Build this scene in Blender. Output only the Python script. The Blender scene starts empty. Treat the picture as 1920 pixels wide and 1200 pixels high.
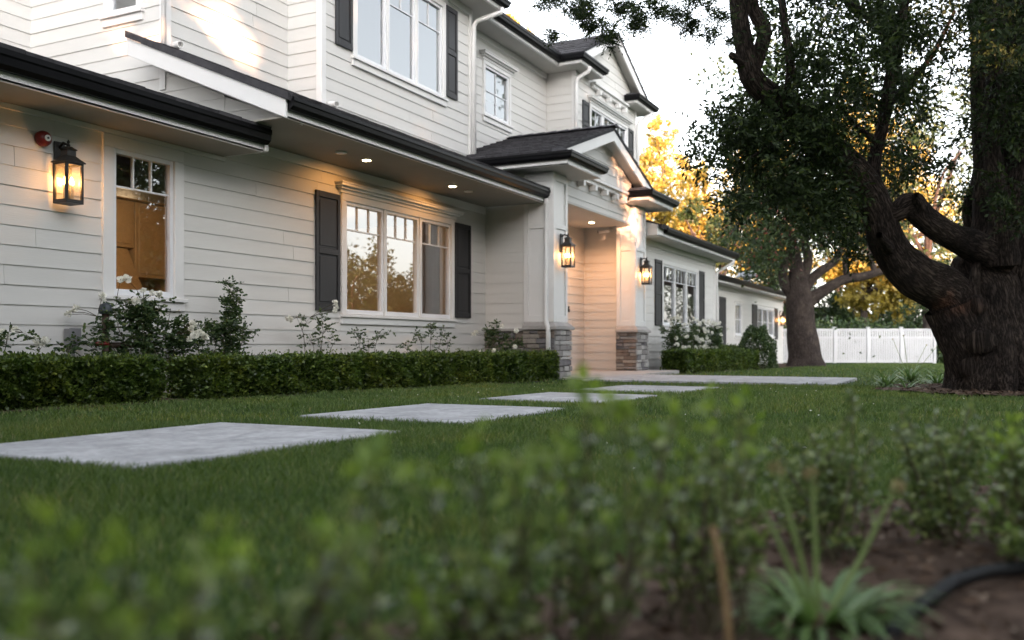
import bpy, math, random
import numpy as np
from mathutils import Vector, noise as mnoise

random.seed(7)
RNG = np.random.default_rng(11)
SC = bpy.context.scene
COL = SC.collection
R = math.radians

# ------------------------------------------------------------------ camera
TH = R(26.6)
CT, ST = math.cos(TH), math.sin(TH)
CAMZ = 0.612
cam_d = bpy.data.cameras.new('camera')
cam = bpy.data.objects.new('camera', cam_d)
COL.objects.link(cam)
cam.location = (0, 0, CAMZ)
cam.rotation_euler = (R(90), 0, R(26.6 - 90))
cam_d.sensor_width = 36
cam_d.lens = 36 * 1720 / 1920
cam_d.shift_y = 45 / 1920
cam_d.clip_start = 0.05
cam_d.clip_end = 2000
cam_d.dof.use_dof = True
cam_d.dof.focus_distance = 8.0
cam_d.dof.aperture_fstop = 1.75
SC.camera = cam

# ------------------------------------------------------------------ light
SUN_EL = R(5.5)
SUN_H = Vector((-0.722, -0.692, 0)).normalized()          # horizontal direction towards the sun
SUN_V = Vector((SUN_H.x * math.cos(SUN_EL), SUN_H.y * math.cos(SUN_EL), math.sin(SUN_EL)))
world = bpy.data.worlds.new('World')
SC.world = world
world.use_nodes = True
wn = world.node_tree
wn.nodes.clear()
sky = wn.nodes.new('ShaderNodeTexSky')
sky.sky_type = 'NISHITA'
sky.sun_disc = False
sky.sun_elevation = SUN_EL
sky.sun_rotation = math.atan2(SUN_H.x, SUN_H.y)
sky.air_density = 1.0
sky.dust_density = 2.0
sky.ozone_density = 1.0
hs = wn.nodes.new('ShaderNodeHueSaturation')
hs.inputs['Saturation'].default_value = 0.22
bg = wn.nodes.new('ShaderNodeBackground')
bg.inputs['Strength'].default_value = 0.15
wo = wn.nodes.new('ShaderNodeOutputWorld')
wn.links.new(sky.outputs[0], hs.inputs['Color'])
wb = wn.nodes.new('ShaderNodeMixRGB')                              # camera white balance
wb.blend_type = 'MULTIPLY'; wb.inputs[0].default_value = 1
wb.inputs[2].default_value = (0.98, 0.985, 1.015, 1)
wn.links.new(hs.outputs[0], wb.inputs[1])
wn.links.new(wb.outputs[0], bg.inputs['Color'])
wn.links.new(bg.outputs[0], wo.inputs['Surface'])

sun_d = bpy.data.lights.new('sun', 'SUN')
sun_d.energy = 4.0
sun_d.angle = R(0.5)
sun_d.color = (1.0, 0.52, 0.30)
sun = bpy.data.objects.new('sun', sun_d)
COL.objects.link(sun)
sun.rotation_euler = SUN_V.to_track_quat('Z', 'Y').to_euler()

SC.view_settings.view_transform = 'Standard'
SC.view_settings.look = 'None'
SC.view_settings.gamma = 1
SC.view_settings.use_curve_mapping = False
SC.view_settings.exposure = 3.4
SC.render.engine = 'CYCLES'
SC.cycles.use_denoising = True
SC.cycles.max_bounces = 8
SC.cycles.diffuse_bounces = 4
SC.cycles.transparent_max_bounces = 12
SC.cycles.sample_clamp_indirect = 6.0

# ------------------------------------------------------------------ helpers
def g(x):
    """height of the gently falling ground"""
    return 0.0085 * (14.5 - min(x, 60.0))

def at(u, v, d):
    """world point seen in direction (u, v) of a 1920x1200 frame at depth d"""
    a, b = (u - 960) / 1720.0, (645 - v) / 1720.0
    return Vector((d * (CT + a * ST), d * (ST - a * CT), CAMZ + d * b))

def proj(p):
    d = p[0] * CT + p[1] * ST
    r = p[0] * ST - p[1] * CT
    if d < 0.05:
        return (-9999, -9999, d)
    return (960 + 1720 * r / d, 645 - 1720 * (p[2] - CAMZ) / d, d)

def tag(o, label=None, cat=None, group=None, kind=None):
    if label: o['label'] = label
    if cat: o['category'] = cat
    if group: o['group'] = group
    if kind: o['kind'] = kind
    return o

def thing(name, loc, label, cat, group=None):
    o = bpy.data.objects.new(name, None)
    o.empty_display_size = 0.2
    o.location = loc
    COL.objects.link(o)
    return tag(o, label, cat, group)

def base_of(o):
    while o.parent:
        o = o.parent
    return Vector(o.location)

class MB:
    """collects faces in world space, builds ONE mesh object"""
    def __init__(self):
        self.v, self.f = [], []
    def poly(self, pts):
        n = len(self.v)
        self.v += [tuple(p) for p in pts]
        self.f.append(tuple(range(n, n + len(pts))))
        return self
    def hexa(self, p):
        """8 points: 0-3 one face, 4-7 the opposite one"""
        n = len(self.v)
        self.v += [tuple(q) for q in p]
        self.f += [(n, n+3, n+2, n+1), (n+4, n+5, n+6, n+7)]
        for i in range(4):
            j = (i + 1) % 4
            self.f.append((n+i, n+j, n+4+j, n+4+i))
        return self
    def box(self, x0, x1, y0, y1, z0, z1):
        return self.hexa([(x0,y0,z0),(x1,y0,z0),(x1,y1,z0),(x0,y1,z0),(x0,y0,z1),(x1,y0,z1),(x1,y1,z1),(x0,y1,z1)])
    def prism(self, a, b):
        """two matching polygons joined"""
        n, k = len(self.v), len(a)
        self.v += [tuple(q) for q in a] + [tuple(q) for q in b]
        self.f += [tuple(range(n + k - 1, n - 1, -1)), tuple(range(n + k, n + 2 * k))]
        for i in range(k):
            j = (i + 1) % k
            self.f.append((n+i, n+j, n+k+j, n+k+i))
        return self
    def tube(self, pts, rad, sides=8, cap=True):
        pts = [Vector(p) for p in pts]
        if not hasattr(rad, '__len__'): rad = [rad] * len(pts)
        n = len(self.v)
        t = (pts[1] - pts[0]).normalized()
        up = Vector((0,0,1)) if abs(t.z) < 0.9 else Vector((1,0,0))
        x = t.cross(up).normalized()
        for i, p in enumerate(pts):
            if i == 0: t = (pts[1] - pts[0])
            elif i == len(pts) - 1: t = pts[-1] - pts[-2]
            else: t = pts[i+1] - pts[i-1]
            t.normalize()
            x = (x - t * x.dot(t)).normalized()
            y = t.cross(x)
            for k in range(sides):
                a = 2 * math.pi * k / sides
                self.v.append(tuple(p + (x * math.cos(a) + y * math.sin(a)) * rad[i]))
        for i in range(len(pts) - 1):
            for k in range(sides):
                k2 = (k + 1) % sides
                self.f.append((n+i*sides+k, n+i*sides+k2, n+(i+1)*sides+k2, n+(i+1)*sides+k))
        if cap:
            self.f.append(tuple(n + k for k in range(sides - 1, -1, -1)))
            m = n + (len(pts) - 1) * sides
            self.f.append(tuple(m + k for k in range(sides)))
        return self
    def lathe(self, c, axis, prof, sides=16):
        """prof: list of (radius, distance along axis)"""
        axis = Vector(axis).normalized()
        up = Vector((0,0,1)) if abs(axis.z) < 0.9 else Vector((1,0,0))
        x = axis.cross(up).normalized(); y = axis.cross(x)
        n = len(self.v); c = Vector(c)
        for r, h in prof:
            for k in range(sides):
                a = 2 * math.pi * k / sides
                self.v.append(tuple(c + axis * h + (x * math.cos(a) + y * math.sin(a)) * r))
        for i in range(len(prof) - 1):
            for k in range(sides):
                k2 = (k + 1) % sides
                self.f.append((n+i*sides+k, n+i*sides+k2, n+(i+1)*sides+k2, n+(i+1)*sides+k))
        self.f.append(tuple(n + k for k in range(sides - 1, -1, -1)))
        m = n + (len(prof) - 1) * sides
        self.f.append(tuple(m + k for k in range(sides)))
        return self
    def build(self, name, mat, parent=None, smooth=False, bevel=0, loc=None):
        me = bpy.data.meshes.new(name)
        off = base_of(parent) if parent else Vector(loc or (0,0,0))
        me.from_pydata([(a - off.x, b - off.y, c - off.z) for a, b, c in self.v], [], self.f)
        me.materials.append(mat)
        if smooth:
            me.polygons.foreach_set('use_smooth', [True] * len(me.polygons))
        o = bpy.data.objects.new(name, me)
        COL.objects.link(o)
        if parent: o.parent = parent
        elif loc: o.location = loc
        if bevel:
            m = o.modifiers.new('edge', 'BEVEL'); m.width = bevel; m.segments = 1; m.limit_method = 'ANGLE'
        return o

def np_mesh(name, verts, faces, mat, parent=None, loc=None, smooth=False):
    """verts (N,3), faces (M,k) arrays -> one object"""
    off = base_of(parent) if parent else Vector(loc or (0,0,0))
    verts = np.asarray(verts, dtype=np.float32)
    along = verts[:, 3:6].copy() if verts.shape[1] == 6 else None
    verts = np.ascontiguousarray(verts[:, :3]) - np.array(off, dtype=np.float32)
    faces = np.asarray(faces, dtype=np.int32)
    me = bpy.data.meshes.new(name)
    m, k = faces.shape
    me.vertices.add(len(verts)); me.vertices.foreach_set('co', verts.ravel())
    me.loops.add(m * k); me.loops.foreach_set('vertex_index', faces.ravel())
    me.polygons.add(m)
    me.polygons.foreach_set('loop_start', np.arange(0, m * k, k, dtype=np.int32))
    if smooth: me.polygons.foreach_set('use_smooth', np.ones(m, dtype=bool))
    me.materials.append(mat)
    me.update(calc_edges=True)
    if along is not None:
        me.attributes.new('along', 'FLOAT_VECTOR', 'POINT').data.foreach_set('vector', along.ravel())
    o = bpy.data.objects.new(name, me)
    COL.objects.link(o)
    if parent: o.parent = parent
    elif loc: o.location = loc
    return o

def unit(a):
    return a / np.maximum(np.linalg.norm(a, axis=1, keepdims=True), 1e-9)

def leaf_quads(base, axis, length, width, fold=0.25, rng=RNG, side=None):
    """diamond leaves folded along the midrib: base point, growing along axis"""
    n = len(base)
    axis = unit(axis)
    if side is None:
        side = rng.normal(size=(n, 3))
    side = unit(side - axis * np.sum(side * axis, axis=1, keepdims=True))
    nor = np.cross(axis, side)
    L = np.asarray(length).reshape(-1, 1) * np.ones((n, 1)); W = np.asarray(width).reshape(-1, 1) * np.ones((n, 1))
    v = np.empty((n, 4, 3))
    v[:, 0] = base
    v[:, 1] = base + axis * L * 0.45 + side * W * 0.5 + nor * W * fold
    v[:, 2] = base + axis * L
    v[:, 3] = base + axis * L * 0.45 - side * W * 0.5 + nor * W * fold
    f = np.arange(4 * n).reshape(n, 4)
    return v.reshape(-1, 3), f

def leaf_ovals(base, axis, length, width, fold=0.2, rng=RNG):
    """rounder six-point leaves (two quads)"""
    n = len(base)
    axis = unit(axis)
    side = rng.normal(size=(n, 3))
    side = unit(side - axis * np.sum(side * axis, axis=1, keepdims=True))
    nor = np.cross(axis, side)
    L = np.asarray(length).reshape(-1, 1) * np.ones((n, 1)); W = np.asarray(width).reshape(-1, 1) * np.ones((n, 1))
    v = np.empty((n, 6, 3))
    v[:, 0] = base
    v[:, 1] = base + axis * L * 0.32 + side * W * 0.46 + nor * W * fold
    v[:, 2] = base + axis * L * 0.74 + side * W * 0.42 + nor * W * fold
    v[:, 3] = base + axis * L
    v[:, 4] = base + axis * L * 0.74 - side * W * 0.42 + nor * W * fold
    v[:, 5] = base + axis * L * 0.32 - side * W * 0.46 + nor * W * fold
    i = np.arange(n)[:, None] * 6
    f = np.concatenate([i + np.array([[0, 1, 2, 3]]), i + np.array([[0, 3, 4, 5]])])
    return v.reshape(-1, 3), f

def join_np(parts):
    vs, fs, n = [], [], 0
    for v, f in parts:
        vs.append(v); fs.append(f + n); n += len(v)
    return np.concatenate(vs), np.concatenate(fs)

# ------------------------------------------------------------------ materials
MATS = {}
def new_mat(name):
    m = bpy.data.materials.new(name); m.use_nodes = True
    nt = m.node_tree
    b = nt.nodes['Principled BSDF']
    MATS[name] = m
    return m, nt, b

def N(nt, t, **kw):
    n = nt.nodes.new(t)
    for k, v in kw.items():
        if k in n.inputs: n.inputs[k].default_value = v
        else: setattr(n, k, v)
    return n

def ramp(nt, fac, stops):
    r = nt.nodes.new('ShaderNodeValToRGB')
    e = r.color_ramp.elements
    while len(e) < len(stops): e.new(0.5)
    for i, (p, c) in enumerate(stops):
        e[i].position = p
        e[i].color = (c[0], c[1], c[2], 1)
    nt.links.new(fac, r.inputs[0])
    return r.outputs[0]

def add_bump(nt, b, h, strength, dist):
    bp = N(nt, 'ShaderNodeBump', Strength=strength, Distance=dist)
    nt.links.new(h, bp.inputs['Height'])
    nt.links.new(bp.outputs[0], b.inputs['Normal'])

def noisy(name, c0, c1, scale=4.0, rough=0.55, spec=0.4, bump=0.0, bscale=60.0, stretch=(1,1,1), obj_var=0.0, metal=0.0):
    m, nt, b = new_mat(name)
    tc = N(nt, 'ShaderNodeTexCoord')
    mp = N(nt, 'ShaderNodeMapping'); mp.inputs['Scale'].default_value = stretch
    nt.links.new(tc.outputs['Object'], mp.inputs[0])
    nz = N(nt, 'ShaderNodeTexNoise', Scale=scale, Detail=6.0, Roughness=0.6)
    nt.links.new(mp.outputs[0], nz.inputs['Vector'])
    c = ramp(nt, nz.outputs[0], [(0.3, c0), (0.7, c1)])
    if obj_var:
        oi = N(nt, 'ShaderNodeObjectInfo')
        mr = N(nt, 'ShaderNodeMapRange'); mr.inputs['To Min'].default_value = 1 - obj_var; mr.inputs['To Max'].default_value = 1 + obj_var
        nt.links.new(oi.outputs['Random'], mr.inputs['Value'])
        hv = N(nt, 'ShaderNodeHueSaturation')
        nt.links.new(mr.outputs[0], hv.inputs['Value']); nt.links.new(c, hv.inputs['Color'])
        c = hv.outputs[0]
    nt.links.new(c, b.inputs['Base Color'])
    b.inputs['Roughness'].default_value = rough
    b.inputs['Specular IOR Level'].default_value = spec
    b.inputs['Metallic'].default_value = metal
    if bump:
        nb = N(nt, 'ShaderNodeTexNoise', Scale=bscale, Detail=4.0)
        nt.links.new(mp.outputs[0], nb.inputs['Vector'])
        add_bump(nt, b, nb.outputs[0], bump, 0.01)
    return m

def leafy(name, stops, trans=0.3, rough=0.5, spec=0.3, patch=0):
    """foliage: colour differs from leaf to leaf, light passes through"""
    m, nt, b = new_mat(name)
    ge = N(nt, 'ShaderNodeNewGeometry')
    c = ramp(nt, ge.outputs['Random Per Island'], stops)
    if patch:                                                      # the plant grows paler or deeper from place to place
        tc = N(nt, 'ShaderNodeTexCoord')
        pz = N(nt, 'ShaderNodeTexNoise', Scale=patch, Detail=5.0, Roughness=.65)
        nt.links.new(tc.outputs['Object'], pz.inputs['Vector'])
        pc = ramp(nt, pz.outputs[0], [(.3, (.62, .74, .7)), (.52, (1, 1, 1)), (.72, (1.35, 1.12, .85))])
        mm = N(nt, 'ShaderNodeMixRGB'); mm.blend_type = 'MULTIPLY'; mm.inputs[0].default_value = 1
        nt.links.new(c, mm.inputs[1]); nt.links.new(pc, mm.inputs[2]); c = mm.outputs[0]
    nt.links.new(c, b.inputs['Base Color'])
    b.inputs['Roughness'].default_value = rough
    b.inputs['Specular IOR Level'].default_value = spec
    tr = N(nt, 'ShaderNodeBsdfTranslucent')
    hv = N(nt, 'ShaderNodeHueSaturation', Saturation=1.15, Value=1.3)
    nt.links.new(c, hv.inputs['Color']); nt.links.new(hv.outputs[0], tr.inputs['Color'])
    mx = N(nt, 'ShaderNodeMixShader'); mx.inputs[0].default_value = trans
    nt.links.new(b.outputs[0], mx.inputs[1]); nt.links.new(tr.outputs[0], mx.inputs[2])
    nt.links.new(mx.outputs[0], nt.nodes['Material Output'].inputs['Surface'])
    return m

def plain(name, c, rough=0.5, spec=0.4, metal=0.0, emit=None, estr=0.0):
    m, nt, b = new_mat(name)
    b.inputs['Base Color'].default_value = (*c, 1)
    b.inputs['Roughness'].default_value = rough
    b.inputs['Specular IOR Level'].default_value = spec
    b.inputs['Metallic'].default_value = metal
    if emit:
        b.inputs['Emission Color'].default_value = (*emit, 1)
        b.inputs['Emission Strength'].default_value = estr
    return m

WHITE = noisy('white_siding_paint', (.575,.562,.54), (.64,.627,.603), 1.3, .55, .35, .12, 35, (.25,.25,3), .02)
TRIM = noisy('white_trim_paint', (.67,.66,.65), (.72,.71,.70), 2.0, .42, .45, .05, 40)
SASH = noisy('white_sash_paint', (.69,.70,.725), (.74,.75,.775), 2.0, .35, .5)
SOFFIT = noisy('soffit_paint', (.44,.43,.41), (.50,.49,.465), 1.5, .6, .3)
SOFFIT_LOW = noisy('dark_low_soffit', (.245,.23,.20), (.295,.275,.24), 1.5, .6, .3)  # lower soffits toned darker and browner than the upper ones
SHUT = noisy('charcoal_shutter_paint', (.022,.022,.024), (.036,.036,.039), 3.0, .5, .25, .08, 50, (1,1,.2))
GUT = noisy('black_gutter_metal', (.003,.003,.004), (.006,.006,.007), 3.0, .4, .12)
ROOFM = noisy('charcoal_shingle', (.035,.034,.038), (.075,.072,.078), 9.0, .85, .25, .5, 90, (1,1,1), .22)
ROOFB = noisy('roof_underlay', (.03,.03,.033), (.05,.05,.054), 6.0, .9, .2)
STONES = []
for i, (a, bcol) in enumerate([((.18,.17,.165),(.30,.285,.275)), ((.11,.105,.11),(.20,.19,.195)), ((.22,.195,.17),(.32,.29,.26)), ((.13,.105,.09),(.22,.18,.155)), ((.32,.31,.30),(.45,.44,.42))]):
    STONES.append(noisy('veneer_stone_' + 'grey dark sand brown pale'.split()[i], a, bcol, 7.0, .85, .25, .9, 28))
MORTAR = noisy('stone_mortar', (.05,.048,.045), (.09,.085,.08), 12, .95, .1)
def paver_mat():
    m, nt, b = new_mat('grey_limestone')
    tc = N(nt, 'ShaderNodeTexCoord'); oi = N(nt, 'ShaderNodeObjectInfo')
    ad = N(nt, 'ShaderNodeVectorMath', operation='ADD'); nt.links.new(tc.outputs['Object'], ad.inputs[0])
    sc_ = N(nt, 'ShaderNodeVectorMath', operation='SCALE'); sc_.inputs['Scale'].default_value = 1.0
    nt.links.new(oi.outputs['Location'], sc_.inputs[0]); nt.links.new(sc_.outputs[0], ad.inputs[1])
    mp = N(nt, 'ShaderNodeMapping'); mp.inputs['Scale'].default_value = (1, 1.5, 1); nt.links.new(ad.outputs[0], mp.inputs[0])
    n1 = N(nt, 'ShaderNodeTexNoise', Scale=2.4, Detail=8.0, Roughness=.68, Distortion=.8); nt.links.new(mp.outputs[0], n1.inputs['Vector'])
    n2 = N(nt, 'ShaderNodeTexNoise', Scale=24.0, Detail=4.0); nt.links.new(ad.outputs[0], n2.inputs['Vector'])
    c1 = ramp(nt, n1.outputs[0], [(.32, (.25, .252, .26)), (.5, (.335, .338, .35)), (.68, (.46, .46, .475))])
    c2 = ramp(nt, n2.outputs[0], [(.35, (.84, .84, .84)), (.65, (1.08, 1.08, 1.08))])
    mm = N(nt, 'ShaderNodeMixRGB'); mm.blend_type = 'MULTIPLY'; mm.inputs[0].default_value = 1
    nt.links.new(c1, mm.inputs[1]); nt.links.new(c2, mm.inputs[2]); nt.links.new(mm.outputs[0], b.inputs['Base Color'])
    b.inputs['Roughness'].default_value = .8; b.inputs['Specular IOR Level'].default_value = .3
    add_bump(nt, b, n1.outputs[0], .5, .02)
    return m
PAVER = paver_mat()
IRON = noisy('black_lantern_iron', (.012,.011,.010), (.03,.027,.024), 8, .45, .5)
BARK = None
SOIL = noisy('brown_soil', (.035,.023,.017), (.11,.075,.056), 14, .95, .1, 1.0, 40)
GREYBOX = plain('grey_box_plastic', (.20,.20,.21), .5)
REDP = plain('red_enamel', (.17,.012,.010), .35, .4)
BLACKR = plain('black_hose_rubber', (.006,.007,.009), .5, .2)
WARMWALL = plain('warm_room_paint', (.50,.36,.20), .8)
ROOMWALL = plain('room_paint', (.42,.38,.33), .8)
WOOD = noisy('cabinet_wood', (.22,.12,.05), (.34,.20,.09), 3, .5, .3, 0, 0, (6,6,.6))
BLIND = plain('white_roller_blind', (.80,.84,.86), .8)
CURT = noisy('brown_curtain', (.16,.12,.10), (.22,.17,.145), 3, .9)
CONC = noisy('porch_concrete', (.30,.285,.275), (.40,.385,.37), 3, .85, .2, .3, 40)
GALV = plain('brown_pipe', (.06,.035,.025), .6)
STAKE = noisy('tan_dry_stalk', (.16,.10,.045), (.26,.18,.09), 10, .8)

# wood bark with long vertical ridges
def bark(name, c0, c1, sc=1.0, depth=.06):
    """long broken ridges running along the limb"""
    m, nt, b = new_mat(name)
    tc = N(nt, 'ShaderNodeAttribute', attribute_name='along')
    mp = N(nt, 'ShaderNodeMapping'); mp.inputs['Scale'].default_value = (26*sc, 26*sc, 5.2*sc)
    nt.links.new(tc.outputs['Vector'], mp.inputs[0])
    wv = N(nt, 'ShaderNodeTexNoise', Scale=1.1, Detail=2.0); nt.links.new(mp.outputs[0], wv.inputs['Vector'])
    mixv = N(nt, 'ShaderNodeMixRGB'); mixv.inputs[0].default_value = 0.30; mixv.blend_type = 'ADD'
    nt.links.new(mp.outputs[0], mixv.inputs[1]); nt.links.new(wv.outputs['Color'], mixv.inputs[2])
    nz = N(nt, 'ShaderNodeTexNoise', Scale=1.0, Detail=7.0, Roughness=.62); nt.links.new(mixv.outputs[0], nz.inputs['Vector'])
    su = N(nt, 'ShaderNodeMath', operation='SUBTRACT'); su.inputs[1].default_value = .5; nt.links.new(nz.outputs[0], su.inputs[0])
    ab = N(nt, 'ShaderNodeMath', operation='ABSOLUTE'); nt.links.new(su.outputs[0], ab.inputs[0])
    mu = N(nt, 'ShaderNodeMath', operation='MULTIPLY'); mu.inputs[1].default_value = 4.0; mu.use_clamp = True; nt.links.new(ab.outputs[0], mu.inputs[0])
    c = ramp(nt, mu.outputs[0], [(0.0, c0), (0.75, c1)])
    oc = N(nt, 'ShaderNodeTexCoord')
    bz = N(nt, 'ShaderNodeTexNoise', Scale=2.3, Detail=5.0, Roughness=.7); nt.links.new(oc.outputs['Object'], bz.inputs['Vector'])
    bc = ramp(nt, bz.outputs[0], [(.34, (.55, .55, .58)), (.5, (1, 1, 1)), (.68, (1.55, 1.55, 1.45))])
    bm_ = N(nt, 'ShaderNodeMixRGB'); bm_.blend_type = 'MULTIPLY'; bm_.inputs[0].default_value = 1
    nt.links.new(c, bm_.inputs[1]); nt.links.new(bc, bm_.inputs[2]); c = bm_.outputs[0]
    nt.links.new(c, b.inputs['Base Color'])
    b.inputs['Roughness'].default_value = 0.92
    b.inputs['Specular IOR Level'].default_value = 0.12
    add_bump(nt, b, mu.outputs[0], 1.0, depth)
    return m
BARK = bark('furrowed_bark', (.008,.006,.005), (.100,.076,.063))
BARK2 = bark('smooth_grey_bark', (.04,.031,.027), (.085,.067,.060), .8, .02)

# window glass: mirror by angle, otherwise see-through
m, nt, b = new_mat('window_glass')
nt.nodes.remove(b)
fr = N(nt, 'ShaderNodeFresnel'); fr.inputs['IOR'].default_value = 3.3
gl = N(nt, 'ShaderNodeBsdfGlossy'); gl.inputs['Roughness'].default_value = 0.0
gl.inputs['Color'].default_value = (.96,.98,1,1)
tr = N(nt, 'ShaderNodeBsdfTransparent'); tr.inputs['Color'].default_value = (.90,.93,.92,1)
mx = N(nt, 'ShaderNodeMixShader')
nt.links.new(fr.outputs[0], mx.inputs[0]); nt.links.new(tr.outputs[0], mx.inputs[1]); nt.links.new(gl.outputs[0], mx.inputs[2])
nt.links.new(mx.outputs[0], nt.nodes['Material Output'].inputs['Surface'])
GLASS = m
# seeded lantern glass
m, nt, b = new_mat('seeded_lantern_glass')
nt.nodes.remove(b)
tr = N(nt, 'ShaderNodeBsdfTransparent'); tr.inputs['Color'].default_value = (.95,.93,.9,1)
tl = N(nt, 'ShaderNodeBsdfTranslucent'); tl.inputs['Color'].default_value = (.85,.8,.72,1)
gl = N(nt, 'ShaderNodeBsdfGlossy'); gl.inputs['Roughness'].default_value = 0.12
m1 = N(nt, 'ShaderNodeMixShader'); m1.inputs[0].default_value = 0.13
m2 = N(nt, 'ShaderNodeMixShader'); m2.inputs[0].default_value = 0.07
nt.links.new(tr.outputs[0], m1.inputs[1]); nt.links.new(tl.outputs[0], m1.inputs[2])
nt.links.new(m1.outputs[0], m2.inputs[1]); nt.links.new(gl.outputs[0], m2.inputs[2])
nt.links.new(m2.outputs[0], nt.nodes['Material Output'].inputs['Surface'])
LGLASS = m
BULB = plain('lit_candle_bulb', (1,.8,.5), .5, emit=(1.0,.50,.15), estr=9)
DOWNL = plain('lit_downlight_lens', (1,.9,.7), .5, emit=(1.0,.82,.45), estr=3)

LEAF_BOX = leafy('boxwood_leaf', [(0, (.028,.050,.010)), (.55, (.068,.108,.020)), (.9, (.135,.190,.036)), (1, (.19,.235,.05))], .25, .4, .45, 2.2)
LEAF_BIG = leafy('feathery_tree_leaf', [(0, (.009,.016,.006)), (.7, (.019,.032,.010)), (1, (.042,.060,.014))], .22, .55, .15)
LEAF_MID = leafy('mid_green_leaf', [(0, (.018,.033,.012)), (.7, (.036,.058,.019)), (1, (.064,.088,.026))], .3)
LEAF_YEL = leafy('golden_leaf', [(0, (.17,.135,.028)), (.6, (.30,.235,.05)), (1, (.40,.33,.09))], .4)
LEAF_FG = leafy('foreground_shrub_leaf', [(0, (.056,.088,.030)), (.5, (.122,.168,.058)), (.86, (.19,.24,.082)), (1, (.25,.29,.11))], .38, .25, .8)
LEAF_TIP = leafy('fresh_tip_leaf', [(0, (.13,.21,.038)), (1, (.25,.33,.080))], .45, .4, .4)
LEAF_ROSE = leafy('rose_leaf', [(0, (.026,.050,.020)), (.7, (.058,.098,.034)), (1, (.12,.15,.05))], .25, .4, .4)
LEAF_STRAP = leafy('strap_leaf', [(0, (.075,.14,.042)), (1, (.16,.25,.08))], .25, .4, .4)
PETAL = leafy('white_petal', [(0, (.72,.71,.64)), (1, (.84,.83,.78))], .3, .6, .2)
BERRY = plain('red_berry', (.16,.04,.03), .5)
GRASS = leafy('grass_blade', [(0, (.058,.094,.022)), (.6, (.100,.152,.037)), (.93, (.150,.205,.058)), (1, (.28,.25,.12))], .3, .45, .35, 1.1)
STEM = plain('green_brown_stem', (.06,.05,.025), .7)
LAWN = noisy('lawn_ground', (.018,.036,.010), (.042,.080,.020), 9, .95, .1, .8, 120)

# ------------------------------------------------------------------ ground
def sheet(name, poly, dz, mat, kind='structure', cat=None, label=None, n=1):
    mb = MB()
    mb.poly([(x, y, g(x) + dz) for x, y in poly])
    o = mb.build(name, mat)
    return tag(o, label, cat, None, kind)

mb = MB()
for x0, x1 in [(-80, 0), (0, 14.5), (14.5, 30), (30, 60), (60, 500)]:
    mb.poly([(x0, -300, g(x0)), (x1, -300, g(x1)), (x1, 300, g(x1)), (x0, 300, g(x0))])
tag(mb.build('lawn', LAWN), 'flat green lawn sloping gently in front of the white house', None, None, 'structure')

def in_bed(x, y):
    return y + 0.40 * x < 1.50 + 0.10 * np.sin(x * 3.1) and True

def soil_patch(name, x0, x1, y0, y1, inside, step, amp, label, dz=0.008):
    nx, ny = int((x1 - x0) / step) + 1, int((y1 - y0) / step) + 1
    xs, ys = np.linspace(x0, x1, nx), np.linspace(y0, y1, ny)
    V = np.array([[x, y, g(x) + dz + amp * (0.5 + 0.5 * mnoise.noise((x * 5, y * 5, 3)) + 0.35 * mnoise.noise((x * 19, y * 19, 8)))] for y in ys for x in xs])
    F = []
    for j in range(ny - 1):
        for i in range(nx - 1):
            if inside((xs[i] + xs[i+1]) / 2, (ys[j] + ys[j+1]) / 2):
                a = j * nx + i
                F.append((a, a + 1, a + nx + 1, a + nx))
    return tag(np_mesh(name, V, F, SOIL, smooth=True), label, None, None, 'structure')

soil_patch('soil_bed', 0.2, 7.0, -3.5, 1.8, in_bed, 0.05, 0.03, 'bare brown soil bed in the near right corner')
TREE_C = (12.95, -0.35)
def in_tree_bed(x, y):
    dx, dy = x - (TREE_C[0] + .2), y - (TREE_C[1] - .2)
    a = math.atan2(dy, dx) if not hasattr(dx, 'shape') else np.arctan2(dy, dx)
    return (dx * dx + dy * dy) < (1.75 + .25 * np.sin(3 * a) + .15 * np.sin(7 * a)) ** 2
soil_patch('mulch_ring', 10.2, 15.8, -3.2, 2.4, in_tree_bed, 0.1, 0.05, 'brown mulch ring around the big tree')
def bed_y(x):                                                      # outer line of the planting along the house
    return 6.66 - 0.052 * (x - 4.5)
sheet('hedge_bed', [(-2, 6.95), (13.6, 6.12), (13.6, 7.8), (-2, 7.8)], .008, SOIL, label='strip of dark soil under the hedge along the house wall')
sheet('wing_bed', [(19.6, 5.55), (27.5, 5.05), (40, 5.6), (40, 7.4), (19.6, 6.9)], .008, SOIL, label='strip of dark soil under the hedge along the right wing')

# mulch chips
def chips(name, n, inside, box, s, label):
    P = []
    while len(P) < n:
        x, y = random.uniform(box[0], box[1]), random.uniform(box[2], box[3])
        if inside(x, y): P.append((x, y, g(x) + .03 + random.uniform(0, .012)))
    P = np.array(P)
    ax = RNG.normal(size=(n, 3)); ax[:, 2] *= .25
    sd = RNG.normal(size=(n, 3)); sd[:, 2] *= .3
    L = s * RNG.uniform(.5, 1.5, n)
    v, f = leaf_quads(P, ax, L, L * RNG.uniform(.3, .6, n), .12, side=sd)
    return tag(np_mesh(name, v, f, CHIP), label, 'mulch', None, 'stuff')
CHIP = leafy('bark_chip', [(0, (.035,.022,.015)), (.6, (.085,.055,.038)), (1, (.20,.155,.12))], 0, .9, .1)
chips('mulch_chips', 5200, in_bed, (1.0, 4.0, -1.4, 1.3), .03, 'scattered brown bark chips on the soil in the near corner')
chips('leaf_mulch', 2600, in_tree_bed, (10.2, 15.8, -3.2, 2.4), .05, 'dry brown leaves and mulch around the big trunk')

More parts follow.
